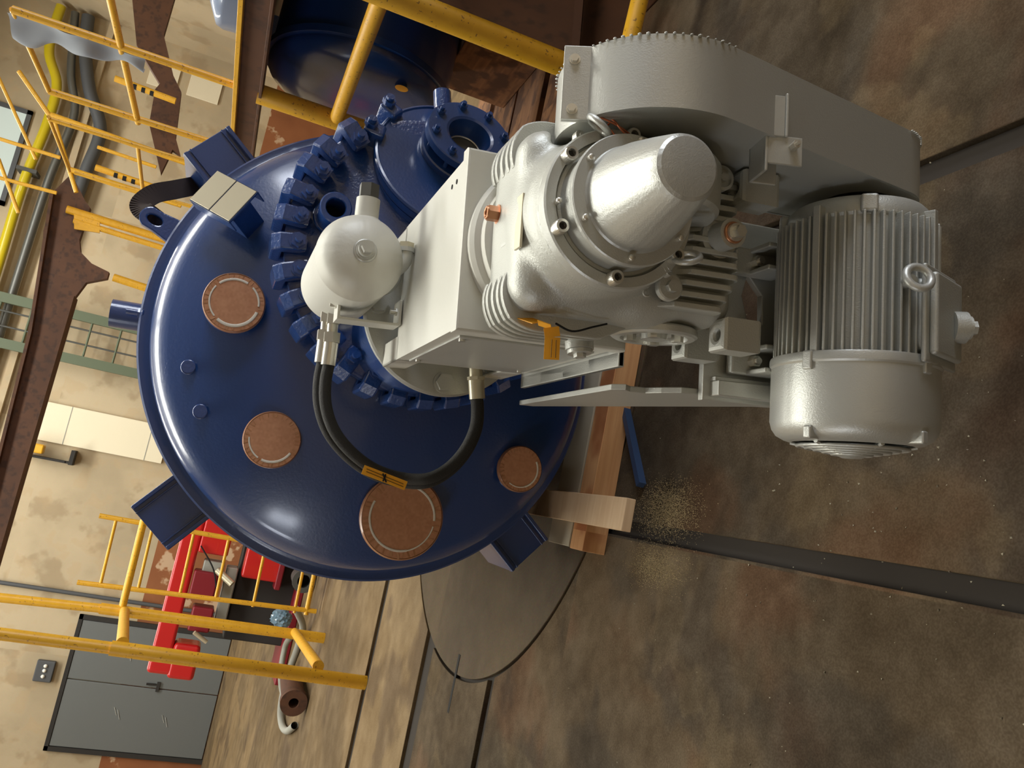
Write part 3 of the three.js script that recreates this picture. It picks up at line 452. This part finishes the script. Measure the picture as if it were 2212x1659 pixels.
{ // welded support that carries the motor
  const t = drv('motor_bracket', 'silver welded steel bracket joining motor to lantern underside', 'bracket', [-.1, -.5, -1.8]);
  part(t, 'shelf_plate', [rbx(-.235, .235, -.215, -.2, -2.36, -1.71, .003), rbx(-.235, -.2, -.215, -.2, -2.36, -1.71, .002)], M.silver);
  const s = new THREE.Shape(); s.moveTo(-.2, -2.36); s.lineTo(-.2, -1.74); s.lineTo(-.225, -1.715); s.lineTo(-.25, -1.74); s.lineTo(-.29, -1.74); s.lineTo(-.31, -1.7); s.lineTo(-.34, -1.66); s.lineTo(-.8, -1.652); s.lineTo(-.8, -1.7); s.lineTo(-.62, -1.78); s.lineTo(-.245, -2.36); s.closePath();
  for (const x of [-.285, .12]) part(t, 'cheek_plate', extr(s, .01, .002).applyMatrix4(YZX).translate(x, 0, 0), M.silver);
  const q = poly([[-.3, -.81], [.135, -.81], [.135, -.38], [-.3, -.38]]); const h = new THREE.Path(); for (const [i, [x, y]] of [[-.1, -.495], [-.105, -.535], [-.036, -.533], [.01, -.491], [-.044, -.477]].entries()) i ? h.lineTo(x, y) : h.moveTo(x, y); h.closePath(); q.holes.push(h);
  part(t, 'back_plate', extr(q, .014, .003).translate(0, 0, -1.652), M.silver);
  part(t, 'slotted_rail', [rbx(-.29, -.255, -.57, -.4, -1.637, -1.6, .003), rbx(-.255, -.245, -.57, -.4, -1.637, -1.615, .002)], M.silver);
}
{ // oil pot on the lantern
  const px = .045, py = .345, t = drv('oil_pot', 'small silver cylindrical oil reservoir with a hex plug on top of the lantern', 'oil pot', [px, py - .118, -2.4]);
  part(t, 'tank', lathe([[0, -2.62], [.06, -2.615], [.1, -2.595], [.115, -2.56], [.115, -2.185], [.1165, -2.183], [.1165, -2.175], [.115, -2.173], [.11, -2.148], [.097, -2.122], [.07, -2.1], [.035, -2.089], [0, -2.087]], 72, .7).translate(px, py, 0), M.silverPaint);
  part(t, 'end_plug', [rod([px, py, -2.094], [px, py, -2.076], .026, 24, .024), rod([px, py, -2.078], [px, py, -2.06], .021, 20), hex([px, py, -2.06], [px, py, -2.04], .0165), torus(.026, .005, [px, py, -2.088], [0, 0, 1])], M.silver);
  const n = part(t, 'filler_neck', [rod([px + .09, py - .01, -2.19], [px + .168, py - .012, -2.19], .032, 28), torus(.034, .006, [px + .107, py - .01, -2.19], [1, 0, 0])], M.silverPaint);
  part(t, 'hex_plug', [hex([px + .172, py - .012, -2.19], [px + .208, py - .012, -2.19], .028), rod([px + .16, py - .012, -2.19], [px + .174, py - .012, -2.19], .025, 20)], M.steelDark, n);
  part(t, 'mounting_bracket', [extr(poly([[-.105, .325], [-.045, .325], [-.045, .317], [-.093, .317], [-.097, .313], [-.097, .16], [-.093, .154], [-.03, .154], [-.03, .146], [-.1, .146], [-.105, .152]]), .075, .002).translate(0, .052, -2.36)], M.silverPaint);
  for (const y of [.385, .215]) part(t, 'bracket_bolt', [hex([-.06, y - .005, -2.32], [-.06, y - .02, -2.32], .012), rod([-.06, y + .01, -2.32], [-.06, y - .03, -2.32], .007, 8)], M.zinc);
  for (const [x, z] of [[.055, -2.2], [.03, -2.33]]) { const e = part(t, 'elbow', [tube([[x - .035, .27, z], [x - .015, .236, z + .005], [x + .008, .221, z + .006], [x + .035, .219, z + .006]], .0205, 24, 16), rod([x + .03, .219, z + .006], [x + .042, .219, z + .006], .024, 20)], M.silver); part(t, 'elbow_collar', hex([x + .042, .219, z + .006], [x + .056, .219, z + .006], .022), M.plate, e); }
}
// hoses
for (const [k, [dx, dy, dz, r, lab]] of [[0, 0, 0, .0175, 'thick black rubber hose looping below the oil pot, nearer of the two'], [-.026, .008, -.03, .0165, 'black rubber hose looping behind the nearer hose, lighter outer edge']].entries()) {
  const t = drv('rubber_hose', lab, 'hose', [-.35 + dx, .1, -2.4 + dz]); t.userData.group = 'hoses on the oil pot';
  const P = [[-.205, .366], [-.262, .372], [-.33, .366], [-.4, .338], [-.46, .285], [-.508, .21], [-.53, .12], [-.526, .05], [-.49, -.01], [-.43, -.058], [-.36, -.084], [-.3, -.084], [-.268, -.078]].map(([x, y]) => { const c = [-.33, .14]; const s = 1 + (k ? .07 : 0); return [c[0] + (x - c[0]) * s, c[1] + (y - c[1]) * s, -2.45 + dz + (y < .1 ? .03 : 0)]; });
  part(t, 'hose', tube(P, r, 90, 14), M.rubber);
  const a = P[0], b = P[P.length - 1];
  part(t, 'ferrule', [rod([a[0] - .012, a[1] + .003, a[2]], [a[0] + .055, a[1], a[2]], .0215, 20), hex([a[0] + .055, a[1], a[2]], [a[0] + .085, a[1], a[2]], .026), rod([a[0] + .085, a[1], a[2]], [a[0] + .11, a[1], a[2]], .016, 14), hex([a[0] + .11, a[1], a[2]], [a[0] + .15, a[1], a[2]], .02)], M.zinc);
  part(t, 'ferrule', [rod([b[0] - .008, b[1] - .003, b[2]], [b[0] + .05, b[1] + .005, b[2]], .0215, 20), hex([b[0] + .05, b[1] + .005, b[2]], [b[0] + .06, b[1] + .006, b[2]], .025), rod([b[0] + .06, b[1] + .006, b[2]], [b[0] + .12, b[1] + .012, b[2]], .018, 14)], M.plate);
}
{ // paper tags
  let t = drv('paper_tag', 'narrow orange-yellow paper tag tied to the black hose', 'tag', [-.53, .19, -2.41]);
  const B = bar([-.512, .248, -2.412], [-.552, .118, -2.412], .027, .0012, [0, 0, 1]); part(t, 'paper', B, M.tagY);
  part(t, 'print_line', [0, 1].map(i => bar([-.5135 - i * .008 + .004, .238, -2.411], [-.551 - i * .008 + .004, .126, -2.411], .0022, .0008, [0, 0, 1])), M.ink);
  part(t, 'tie', [torus(.012, .0025, [-.532, .184, -2.42], [.3, 1, 0]), bar([-.52, .19, -2.408], [-.545, .178, -2.408], .004, .003, [0, 0, 1])], M.black);
  t = drv('paper_tag', 'bent orange-yellow paper tag hanging on the gearbox flank', 'tag', [-.22, .07, -1.5]);
  const q = [[-.19, .115, -1.515], [-.205, .095, -1.475], [-.213, .072, -1.462], [-.232, .068, -1.462], [-.275, .066, -1.466]], w = .03; const g = []; for (let i = 0; i < q.length - 1; i++) g.push(bar(q[i], q[i + 1], .0014, w, [0, 1, -.3]));
  part(t, 'paper', g, M.tagY); part(t, 'print_line', [bar([-.238, .072, -1.4545], [-.272, .07, -1.458], .0012, .0015, [0, 0, 1]), bar([-.238, .063, -1.4545], [-.272, .061, -1.458], .0012, .0015, [0, 0, 1])], M.ink);
  part(t, 'tie', tube([[-.206, .066, -1.455], [-.216, .03, -1.46], [-.2, -.02, -1.47], [-.19, -.05, -1.47]], .0022, 16, 6), M.black);
  t = drv('tie_wire', 'thin twisted copper wire wrapped round the upper eye bolt', 'wire', [.12, .02, -1.32]);
  part(t, 'wire', [tube([[.168, .085, -1.35], [.15, .06, -1.31], [.14, .03, -1.305], [.13, .0, -1.31], [.115, -.03, -1.32]], .0019, 40, 6), tube([[.16, .07, -1.33], [.152, .04, -1.31], [.128, .02, -1.3], [.12, -.01, -1.31], [.105, -.04, -1.32]], .0019, 40, 6), tube([[.13, .05, -1.3], [.1, .01, -1.3], [.105, -.015, -1.3], [.118, -.01, -1.305]], .0017, 40, 6), tube([[.155, .06, -1.318], [.147, .075, -1.312], [.138, .05, -1.308], [.15, .04, -1.315]], .0019, 30, 6)], M.wire);
}

// ---------------------------------------------------------------- timber under the vessel, bits on the floor
{
  let t = thing('timber_beam', 'long reddish timber beam on the floor under the vessel rim', 'beam', [.7, 0, -3.5]);
  part(t, 'plank', rbx(-.09, 1.9, 0, .115, -3.60, -3.46, .004), M.wood);
  t = thing('timber_beam', 'grey-topped timber beam behind the reddish one under the vessel', 'beam', [.7, 0, -3.7]); part(t, 'plank', rbx(-.085, 1.9, 0, .118, -3.86, -3.61, .004), M.woodGrey);
  t = thing('wooden_chock', 'pale wooden board laid across the timber beams as a chock', 'chock', [.09, .12, -3.55]);
  part(t, 'board', rbx(.03, .165, .12, .165, -4.15, -3.03, .004), M.woodPale);
  t = thing('steel_bar', 'thin blue steel bar lying on the floor beside the timber', 'bar', [.45, 0, -3.4]); part(t, 'bar', bar([.66, .018, -3.53], [.24, .018, -3.2], .03, .034), std(0x2f4464, .5, .2));
}
{ // sawdust and flakes: nobody could count them
  const gr = new THREE.TetrahedronGeometry(.004); const im = (name, n, fn, m) => { const o = new THREE.InstancedMesh(gr, m, n), q = new THREE.Object3D(); for (let i = 0; i < n; i++) { const [x, z, s] = fn(i); q.position.set(x, .002 * s, z); q.rotation.set(rnd() * 6, rnd() * 6, rnd() * 6); q.scale.set(s, s * .5, s); q.updateMatrix(); o.setMatrixAt(i, q.matrix); } o.name = numbered(name); o.castShadow = o.receiveShadow = true; scene.add(o); return o; };
  const ga = () => (rnd() + rnd() + rnd() + rnd() - 2) * .7;
  tag(im('sawdust', 12000, i => i % 5 < 3 ? [.15 + ga() * .13, -2.98 + ga() * .26, .25 + rnd() * .35] : [-.08 + ga() * .1, -3.0 + ga() * .24, .25 + rnd() * .35], std(0xaa976f, .95)), 'pale sawdust scattered on the floor beside the timber', 'sawdust', null, 'stuff');
  tag(im('paint_flakes', 260, i => { const n = i % 3; return n ? [.35 + ga() * .9, -1.75 + ga() * .7, .4 + rnd() * .9] : [-.2 + ga() * 2.2, -2.6 + ga() * 1.6, .3 + rnd() * .7]; }, std(0x9c947c, .85)), 'small pale paint flakes littering the dirty floor', 'flakes', null, 'stuff');
}

// ---------------------------------------------------------------- yellow platform on the right
const yrod = (t, n, a, b, r, m = M.yellow, sub) => part(t, n, rod(a, b, r, 16), m, sub);
{
  const X = 2.55, t = thing('steel_platform', 'yellow steel platform on pipe posts with a railing, right of the vessel', 'platform', [X, 0, -5]);
  for (const z of [-4.18, -5.95, -2.2]) yrod(t, 'post', [X, 0, z], [X, 2.06, z], .07);
  yrod(t, 'rail', [X, 1.5, -2.2], [X, 1.5, -6.0], .05); yrod(t, 'cross_rail', [2.2, .3, -3.62], [4.2, .3, -3.4], .045);
  part(t, 'girder_web', bx(X - .02, X + .02, 2.04, 2.2, -7.4, -2.1), M.brown); part(t, 'girder_flange', [rbx(X - .07, X + .07, 2.19, 2.22, -7.4, -2.1, .004)], M.yellow); part(t, 'girder_flange', rbx(X - .05, X + .05, 2.03, 2.05, -7.4, -2.1, .004), M.brown);
  part(t, 'deck', bx(X + .05, 6.2, 2.13, 2.18, -7.4, -3.2), M.brown);
  for (const z of [-5.94, -7.22]) yrod(t, 'railing_post', [X, 2.2, z], [X, 3.63, z], .027);
  yrod(t, 'handrail', [X, 3.63, -5.94], [X, 3.63, -7.22], .02); yrod(t, 'handrail', [X, 2.97, -4.2], [X, 2.97, -7.3], .024);
  for (const z of [-7.9, -9.36]) { yrod(t, 'railing_post', [X, 2.3, z], [X, 3.75, z], .02); }
  yrod(t, 'handrail', [X, 3.74, -7.85], [X, 3.8, -9.36], .016); yrod(t, 'handrail', [X, 3.02, -7.9], [X, 3.1, -9.7], .018);
  part(t, 'rear_beam', bx(X - .05, X + .3, 2.08, 2.24, -9.9, -7.42), M.brown);
  for (const z of [-7.36, -9.9]) yrod(t, 'post', [X, 0, z], [X, 2.06, z], .04);
  const cl2 = tag(obj('draped_cloth', (() => { const g = new THREE.PlaneGeometry(1.0, .26, 60, 16), p = g.attributes.position; for (let i = 0; i < p.count; i++) { const u = p.getX(i) + .5, v = p.getY(i) + .13; p.setXYZ(i, X - .035 - .03 * Math.sin(u * 13 + v * 9) * (1 - v * 2) - .03 * Math.sin(v * 21), 3.66 - u * .84 - Math.sin(u * 7) * .01, -5.99 - (0.26 - v) * (1.3 - u * .9 + .15 * Math.sin(u * 19)) + .03); } g.computeVertexNormals(); return g; })(), M.cloth), 'grey rag draped along the top railing post of the yellow platform', 'cloth');
}
{
  const t = thing('lifting_sling', 'dark brown webbing sling hanging from the lifting eye of the vessel', 'sling', [.95, 2.2, -3.85]);
  const P = [[1.2, 2.1, -4.0], [1.12, 2.19, -3.92], [1.06, 2.255, -3.86], [.99, 2.285, -3.8], [.945, 2.27, -3.73], [.925, 2.235, -3.70], [.92, 2.19, -3.76], [.93, 2.16, -3.9]], q = new THREE.CatmullRomCurve3(P.map(p => V(...p))).getPoints(40), g = []; for (let i = 0; i < 40; i++) g.push(bar(q[i].toArray(), q[i + 1].clone().lerp(q[i], -.25).toArray(), .085, .01, [0, 0, 1])); part(t, 'webbing', g, std(0x2c201b, .85));
  const k = thing('pale_tank', 'pale blue-grey tank end standing on the yellow platform deck', 'tank', [3.5, 2.2, -6.9]);
  part(k, 'tank', lathe([[0, -.33], [.4, -.32], [.42, -.02], [.4, .04], [.25, .12], [0, .15]], 48, .8).rotateX(-Math.PI / 2).translate(3.85, 2.53, -6.9), std(0x66748c, .4, 0, { clearcoat: .5 })); part(k, 'pipe', [rod([3.85, 2.6, -6.9], [3.85, 2.85, -6.9], .05), rod([3.6, 2.8, -6.85], [3.85, 2.8, -6.9], .04)], M.blue);
}
{ // blue vessel stored under the platform
  const t = thing('stored_vessel', 'dark blue cylindrical vessel stored under the yellow platform', 'vessel', [4.4, .65, -6.35]);
  const k = g => g.rotateY(-Math.PI / 2).translate(3.05, 1.38, -6.4);     // lathe +z -> -x
  part(t, 'shell', k(lathe([[0, -3.3], [.68, -3.2], [.7, -3.1], [.7, -.02], [.69, 0]], 72, .5)), M.blue);
  part(t, 'dished_end', k(lathe([[.7, -.01], [.69, .03], [.6, .09], [.4, .14], [0, .17]], 72, .8)), M.blue);
  part(t, 'end_ring', k(lathe([[.69, -.09], [.73, -.085], [.73, -.03], [.69, -.025]], 72, .5)), M.blue);
  part(t, 'sticker', k(lathe([[.05, 0], [0, .001]], 20).translate(.5, -.28, .118)), M.tagY);
  part(t, 'lug', k(rbx(-.1, .1, .66, .8, -.3, -.06, .01)), M.blueThick);
  for (const x of [3.7, 5.6]) tag(obj('support_block', rbx(x - .12, x + .12, x < 4 ? .062 : 0, .68, -6.9, -5.9, .01), M.crate), x < 4 ? 'brown timber block under the near end of the stored vessel' : 'brown timber block under the far end of the stored vessel', 'block');
  // rough boards lying on the floor below
  for (const [i, [x0, x1, z0, z1]] of [[2.75, 4.6, -8.0, -7.43], [2.7, 4.7, -7.25, -6.55], [2.7, 4.6, -6.5, -5.8], [2.7, 3.5, -5.66, -5.2]].entries())
    tag(obj('rough_board', rbx(x0, x1, .001, .06, z0, z1, .004), M.crate), ['rough brown board on the floor, farthest of those under the platform', 'rough brown board on the floor, second from the far end under the platform', 'rough brown board on the floor below the stored vessel', 'rough brown board on the floor nearest the yellow post'][i], 'board', 'boards under the platform');
  const hp = thing('rusty_hopper', 'rusty brown machine body in the dark under the yellow platform', 'machine', [3.8, 0, -4.5]);
  part(hp, 'body', [rbx(3.05, 4.7, .0, 1.35, -5.1, -3.75, .02)], M.brown); part(hp, 'hub', rod([3.5, .5, -3.75], [3.5, .5, -3.68], .09, 24), M.rust); part(hp, 'brace', bar([3.0, .05, -5.1], [3.0, .7, -3.5], .05, .05), M.rust); part(hp, 'panel', rbx(3.8, 4.5, .35, 1.1, -3.75, -3.7, .01), M.rust);
}

// ---------------------------------------------------------------- yellow frames on the left
{
  let t = thing('yellow_stand', 'two tall yellow posts tied by short bars, left of the vessel', 'stand', [-1.75, 0, -9]);
  yrod(t, 'post', [-1.71, 0, -7.66], [-1.69, 2.15, -7.66], .062); yrod(t, 'post', [-1.69, 2.15, -7.66], [-1.69, 3.3, -7.66], .05);
  yrod(t, 'post', [-1.86, 0, -10.35], [-1.88, 2.5, -10.35], .062); yrod(t, 'post', [-1.88, 2.5, -10.35], [-1.93, 3.9, -10.35], .05);
  yrod(t, 'tie_bar', [-1.64, 2.07, -7.66], [-1.87, 2.25, -10.35], .05); yrod(t, 'tie_bar', [-1.62, .45, -7.66], [-1.84, .36, -10.35], .05);
  yrod(t, 'cross_bar', [-1.88, 2.28, -10.35], [-.86, 2.3, -10.4], .04);
  t = thing('yellow_rail_panel', 'thin yellow railing panel with upright bars in front of the red machine', 'railing', [-1.3, 0, -11]);
  yrod(t, 'stile', [-1.76, 2.87, -11.1], [-1.68, .05, -11.1], .03); yrod(t, 'stile', [-.96, 2.83, -11.1], [-.96, .05, -11.1], .03);
  for (const y of [2.62, 2.34, 2.2, 1.72, 1.3, .84, .32, .17]) yrod(t, 'bar', [-1.74, y, -11.1], [-.96, y + .02, -11.1], y < .2 ? .03 : .019);
}
{ // red machine
  const t = thing('red_machine', 'red machine with dark body and long red top beam near the grey door', 'machine', [-2, 0, -13.4]);
  part(t, 'top_beam', [rbx(-3.1, -.2, 1.62, 1.9, -13.5, -13.1, .05)], M.red);
  part(t, 'beam_end', [rbx(-3.2, -2.7, 1.25, 1.62, -13.5, -13.05, .06), rbx(-3.16, -2.95, 1.5, 1.9, -13.5, -13.06, .06)], M.red);
  part(t, 'guard', [rbx(-1.4, -.3, 1.2, 1.62, -13.4, -13.05, .03)], M.red); part(t, 'guard', [rbx(-1.65, -.4, .4, .95, -13.5, -13.0, .04)], M.red); part(t, 'skirt', rbx(-1.75, -.4, .36, .45, -13.45, -12.98, .02), M.darkRed);
  part(t, 'dark_body', rbx(-2.6, -.4, .1, .98, -13.9, -13.3, .03), M.dark); part(t, 'column', rbx(-2.4, -1.55, 1.0, 1.16, -13.5, -13.15, .02), M.grey);
  part(t, 'carriage', [rbx(-2.05, -1.65, 1.25, 1.6, -13.3, -13.0, .03), rbx(-2.5, -2.15, 1.2, 1.5, -13.35, -13.0, .03)], M.darkRed); part(t, 'panel', rbx(-1.85, -1.5, 1.2, 1.5, -13.45, -13.1, .02), M.grey);
  part(t, 'lever', [rod([-2.62, 1.2, -13], [-2.5, 1.4, -12.95], .03), rod([-1.6, 1.3, -13], [-1.75, 1.05, -12.9], .05)], M.plate); part(t, 'base', rbx(-3.1, -.4, 0, .12, -14, -13.0, .02), M.darkRed);
  part(t, 'cable', tube([[-1.3, 1.6, -13.02], [-1.6, 1.35, -12.98], [-1.85, 1.25, -12.98]], .012, 20, 6), M.black);
  tag(obj('plastic_bag', (() => { const g = new THREE.IcosahedronGeometry(.15, 4), p = g.attributes.position; for (let i = 0; i < p.count; i++) { const s = 1 + .18 * Math.sin(p.getX(i) * 60 + p.getY(i) * 45) * Math.sin(p.getZ(i) * 52); p.setXYZ(i, p.getX(i) * s * .8, p.getY(i) * s, p.getZ(i) * s * .8); } g.computeVertexNormals(); return g.translate(-2.1, .27, -12.75); })(), std(0x6d8a9c, .25, 0, { clearcoat: 1 })), 'crumpled bluish plastic bag in front of the red machine', 'bag');
}
{ // pipes and hose on the floor
  let t = thing('rusty_pipe', 'short rusty pipe piece lying on the pale floor', 'pipe', [-2.6, 0, -10.8]);
  part(t, 'pipe', toCreasedNormals(new THREE.LatheGeometry([[.05, -.4], [.14, -.4], [.14, .3], [.16, .3], [.16, .4], [.06, .4], [.055, .2]].map(p => new THREE.Vector2(...p)), 32), .5).rotateX(Math.PI / 2 - .02).rotateY(-.14).translate(-2.6, .165, -10.8), M.rust); part(t, 'bore', rod([-2.545, .165, -10.44], [-2.543, .165, -10.425], .055, 20), M.black);
  t = thing('grey_hose', 'longer grey hose lying in a wide curve on the pale floor', 'hose', [-2.8, 0, -12], 'grey hoses on the pale floor');
  part(t, 'hose', tube([[-1.7, .3, -11.2], [-1.95, .12, -11.5], [-2.3, .05, -12.0], [-2.9, .05, -12.4], [-3.2, .06, -12.2], [-3.3, .05, -11.8], [-3.2, .05, -11.2], [-3.0, .05, -10.75]], .045, 80, 12), M.grey);
  t = thing('grey_hose', 'shorter grey hose curled inside the longer one by the rusty pipe', 'hose', [-2.5, 0, -12.2], 'grey hoses on the pale floor');
  part(t, 'hose', tube([[-2.1, .3, -11.7], [-2.22, .17, -12.1], [-2.45, .15, -12.55], [-2.75, .14, -12.5], [-2.95, .1, -12.0], [-2.78, .05, -11.6]], .04, 60, 12), M.grey);
  for (const [x, y, l] of [[-1.1, .18, 'dark pipe end behind the yellow railing, nearer the vessel'], [-1.45, .165, 'dark pipe end behind the yellow railing, nearer the grey hoses']]) { t = thing('flanged_pipe', l, 'pipe', [x, 0, -12.2], 'pipe ends behind the railing'); part(t, 'pipe', lathe([[.08, -.5], [.13, -.5], [.13, .0], [.16, .01], [.16, .05], [.09, .05], [.085, -.3]], 28, .5).translate(x, y, -12.1), M.greyDark); part(t, 'bore', rod([x, y, -12.3], [x, y, -12.25], .085, 20), M.black); }
}

// ---------------------------------------------------------------- far mezzanine and pipes along the far wall
{
  const t = thing('mezzanine_beam', 'brown haunched steel beam with yellow hangers high across the hall', 'beam', [1, 4, -16]);
  const s = poly([[4.31, 5.2], [3.92, 5.38], [3.19, 5.36], [2.55, 5.23], [1.43, 5.09], [.13, 5.03], [-1.43, 4.97], [-3.5, 4.9], [-3.5, 4.6], [-1.38, 4.66], [-.18, 4.65], [.89, 4.6], [2.21, 4.6], [2.5, 4.5], [2.66, 4.2], [2.78, 4.2], [2.85, 4.5], [3.0, 4.72], [3.2, 4.79], [3.81, 4.77], [3.9, 4.87]]);
  part(t, 'web', extr(s, .16).translate(0, 0, -16.1), M.brown); part(t, 'flange', [bar([-3.5, 4.62, -16], [2.2, 4.62, -16], .4, .05), bar([-3.5, 4.9, -16], [1.43, 5.09, -16], .4, .05), bar([1.43, 5.09, -16], [3.9, 5.38, -16], .4, .05)], M.brown);
  yrod(t, 'hanger', [3.66, 5.1, -15.9], [3.6, 3.3, -15.9], .07); yrod(t, 'hanger', [3.5, 4.95, -15.9], [3.44, 3.35, -15.9], .05); yrod(t, 'hanger', [2.7, 4.1, -15.9], [2.65, 3.4, -15.9], .07);
  part(t, 'gusset', extr(poly([[3.35, 4.9], [3.72, 5.0], [3.6, 4.55], [3.4, 4.5]]), .04).translate(0, 0, -15.9), M.yellow);
  yrod(t, 'rail', [5.9, 6.5, -16.2], [5.2, 5.75, -16.2], .04); yrod(t, 'rail', [5.85, 6.9, -16.4], [4.5, 5.9, -16.4], .03);
  const r = thing('mezzanine_railing', 'thin yellow railing in front of the far wall window', 'railing', [4.6, 4, -15]);
  for (const [a, b, w] of [[[4.91, 5.53], [4.8, 3.27], .05], [[4.11, 5.02], [4.06, 3.26], .05], [[5.3, 5.25], [5.28, 4.1], .03], [[4.62, 4.74], [4.58, 3.8], .03], [[4.92, 5.51], [3.77, 4.85], .035], [[4.28, 6.3], [4.26, 5.22], .03], [[3.65, 6.2], [3.67, 5.12], .03], [[3.95, 6.05], [3.18, 5.56], .03]]) yrod(r, 'rail', [...a, -15], [...b, -15], w);
  for (const [x, y] of [[4.3, 4.7], [5.9, 4.8]]) { const p = yrod(r, 'striped_post', [x, y, -15.1], [x - .05, y - 1.0, -15.1], .055); for (let i = 0; i < 3; i++) part(r, 'stripe', rod([x - .02 - i * .008, y - .3 - i * .14, -15.1], [x - .022 - i * .008, y - .36 - i * .14, -15.1], .057, 12), M.black, p); }
  const b2 = thing('crane_column', 'brown haunched steel arm behind the yellow platform railing', 'beam', [6.5, 4, -15.5]);
  part(b2, 'arm', extr(poly([[9, 5.3], [9, 4.6], [8.17, 4.41], [7.33, 4.41], [6.64, 4.07], [6.39, 3.87], [5.51, 3.75], [5.21, 3.59], [5.28, 3.75], [4.78, 3.83], [5.62, 4.24], [6.28, 4.3], [6.41, 4.25], [6.97, 4.79], [7.87, 5.1]]), .14).translate(0, 0, -16.1), M.brown);
}
{
  let t = thing('service_pipe', 'bright yellow pipe running level along the far wall', 'pipe', [8, 8.2, -25.2]); part(t, 'pipe', tube([[11.4, 8.65, -25.25], [11.0, 8.66, -25.25], [10, 8.6, -25.25], [9.2, 8.2, -25.25], [8.2, 8.13, -25.25], [6.2, 8.26, -25.25], [4, 8.26, -25.25], [-2, 8.26, -25.25]], .13, 90, 14), M.yellowPipe); part(t, 'clip', [bx(6.5, 6.6, 8.0, 8.5, -25.59, -25.1), bx(2, 2.1, 8.0, 8.5, -25.59, -25.1)], M.greyDark);
  t = thing('service_pipe', 'dark grey lagged pipe bending along the far wall below the yellow pipe', 'pipe', [8, 7, -25.3]); part(t, 'pipe', [tube([[11.4, 7.95, -25.3], [10.5, 7.8, -25.3], [9.35, 7.4, -25.3], [8.3, 6.85, -25.3], [7.0, 6.9, -25.3], [4, 7.0, -25.3]], .17, 60, 12)], M.greyPipe);
  t = thing('service_pipe', 'lighter grey pipe on the far wall, second below the yellow pipe', 'pipe', [8, 7.6, -25.35]); part(t, 'pipe', [tube([[11.4, 8.3, -25.35], [9.6, 7.95, -25.35], [8.6, 7.6, -25.35], [6.5, 7.72, -25.35], [-1, 7.8, -25.35]], .11, 60, 10)], M.steelDark);
  t = thing('service_pipe', 'thin upright grey pipe on the far wall beside the door', 'pipe', [-4.35, 0, -25.5]); part(t, 'pipe', rod([-4.36, .1, -25.5], [-4.33, 7.2, -25.5], .055), M.greyPipe);
  t = thing('lattice_frame', 'grey-green lattice frame with thin mesh standing at the far wall', 'frame', [2.3, 3, -25.1]);
  for (const x of [3.0, 1.8]) part(t, 'stile', bx(x - .13, x + .13, 3.0, 8.1, -25.2, -25.05), M.steelGreen);
  for (let i = 0; i < 7; i++) part(t, 'wire_bar', rod([1.8, 3.4 + i * .75, -25.1], [3.0, 3.4 + i * .75, -25.1], .03, 8), M.steelGreen); for (const x of [2.25, 2.65]) part(t, 'wire_bar', rod([x, 3, -25.1], [x, 8, -25.1], .025, 8), M.greyDark);
  t = thing('hoist_arm', 'small yellow hoist arm on the far wall beside the white panel', 'hoist', [-.75, 5.9, -25.3]); part(t, 'arm', [rbx(-.85, -.6, 5.95, 6.45, -25.4, -25.1, .05)], M.yellow); part(t, 'bracket', [bar([-.95, 5.4, -25.3], [-.95, 6.3, -25.3], .06, .06), bx(-1.0, -.6, 5.2, 5.3, -25.596, -25.2), bx(-.98, -.92, 5.3, 6.3, -25.596, -25.3)], M.dark);
  t = thing('notice_board', 'pale board with a small red label on the far wall', 'board', [10.5, 5.5, -25.5]); part(t, 'board', rbx(10.15, 10.85, 5.3, 6.1, -25.59, -25.54, .01), M.wallWhite); part(t, 'red_label', rbx(10.55, 10.7, 5.55, 5.85, -25.54, -25.53, .002), M.red);
  t = thing('notice_board', 'plain pale board on the far wall behind the platform railing', 'board', [10.5, 4.5, -25.5]); part(t, 'board', rbx(10.2, 10.9, 4.1, 5.0, -25.59, -25.54, .01), M.wallWhite);
  t = thing('switch_box', 'small grey switch box with lamps above the grey door', 'switch', [-6.4, 4.3, -25.5]); part(t, 'case', rbx(-6.7, -6.15, 4.3, 4.75, -25.6, -25.45, .03), M.greyPipe); for (const x of [-6.55, -6.4, -6.28]) part(t, 'lamp', new THREE.SphereGeometry(.05, 10, 8).translate(x, 4.52, -25.44), M.white);
}
renderer.render(scene, camera);
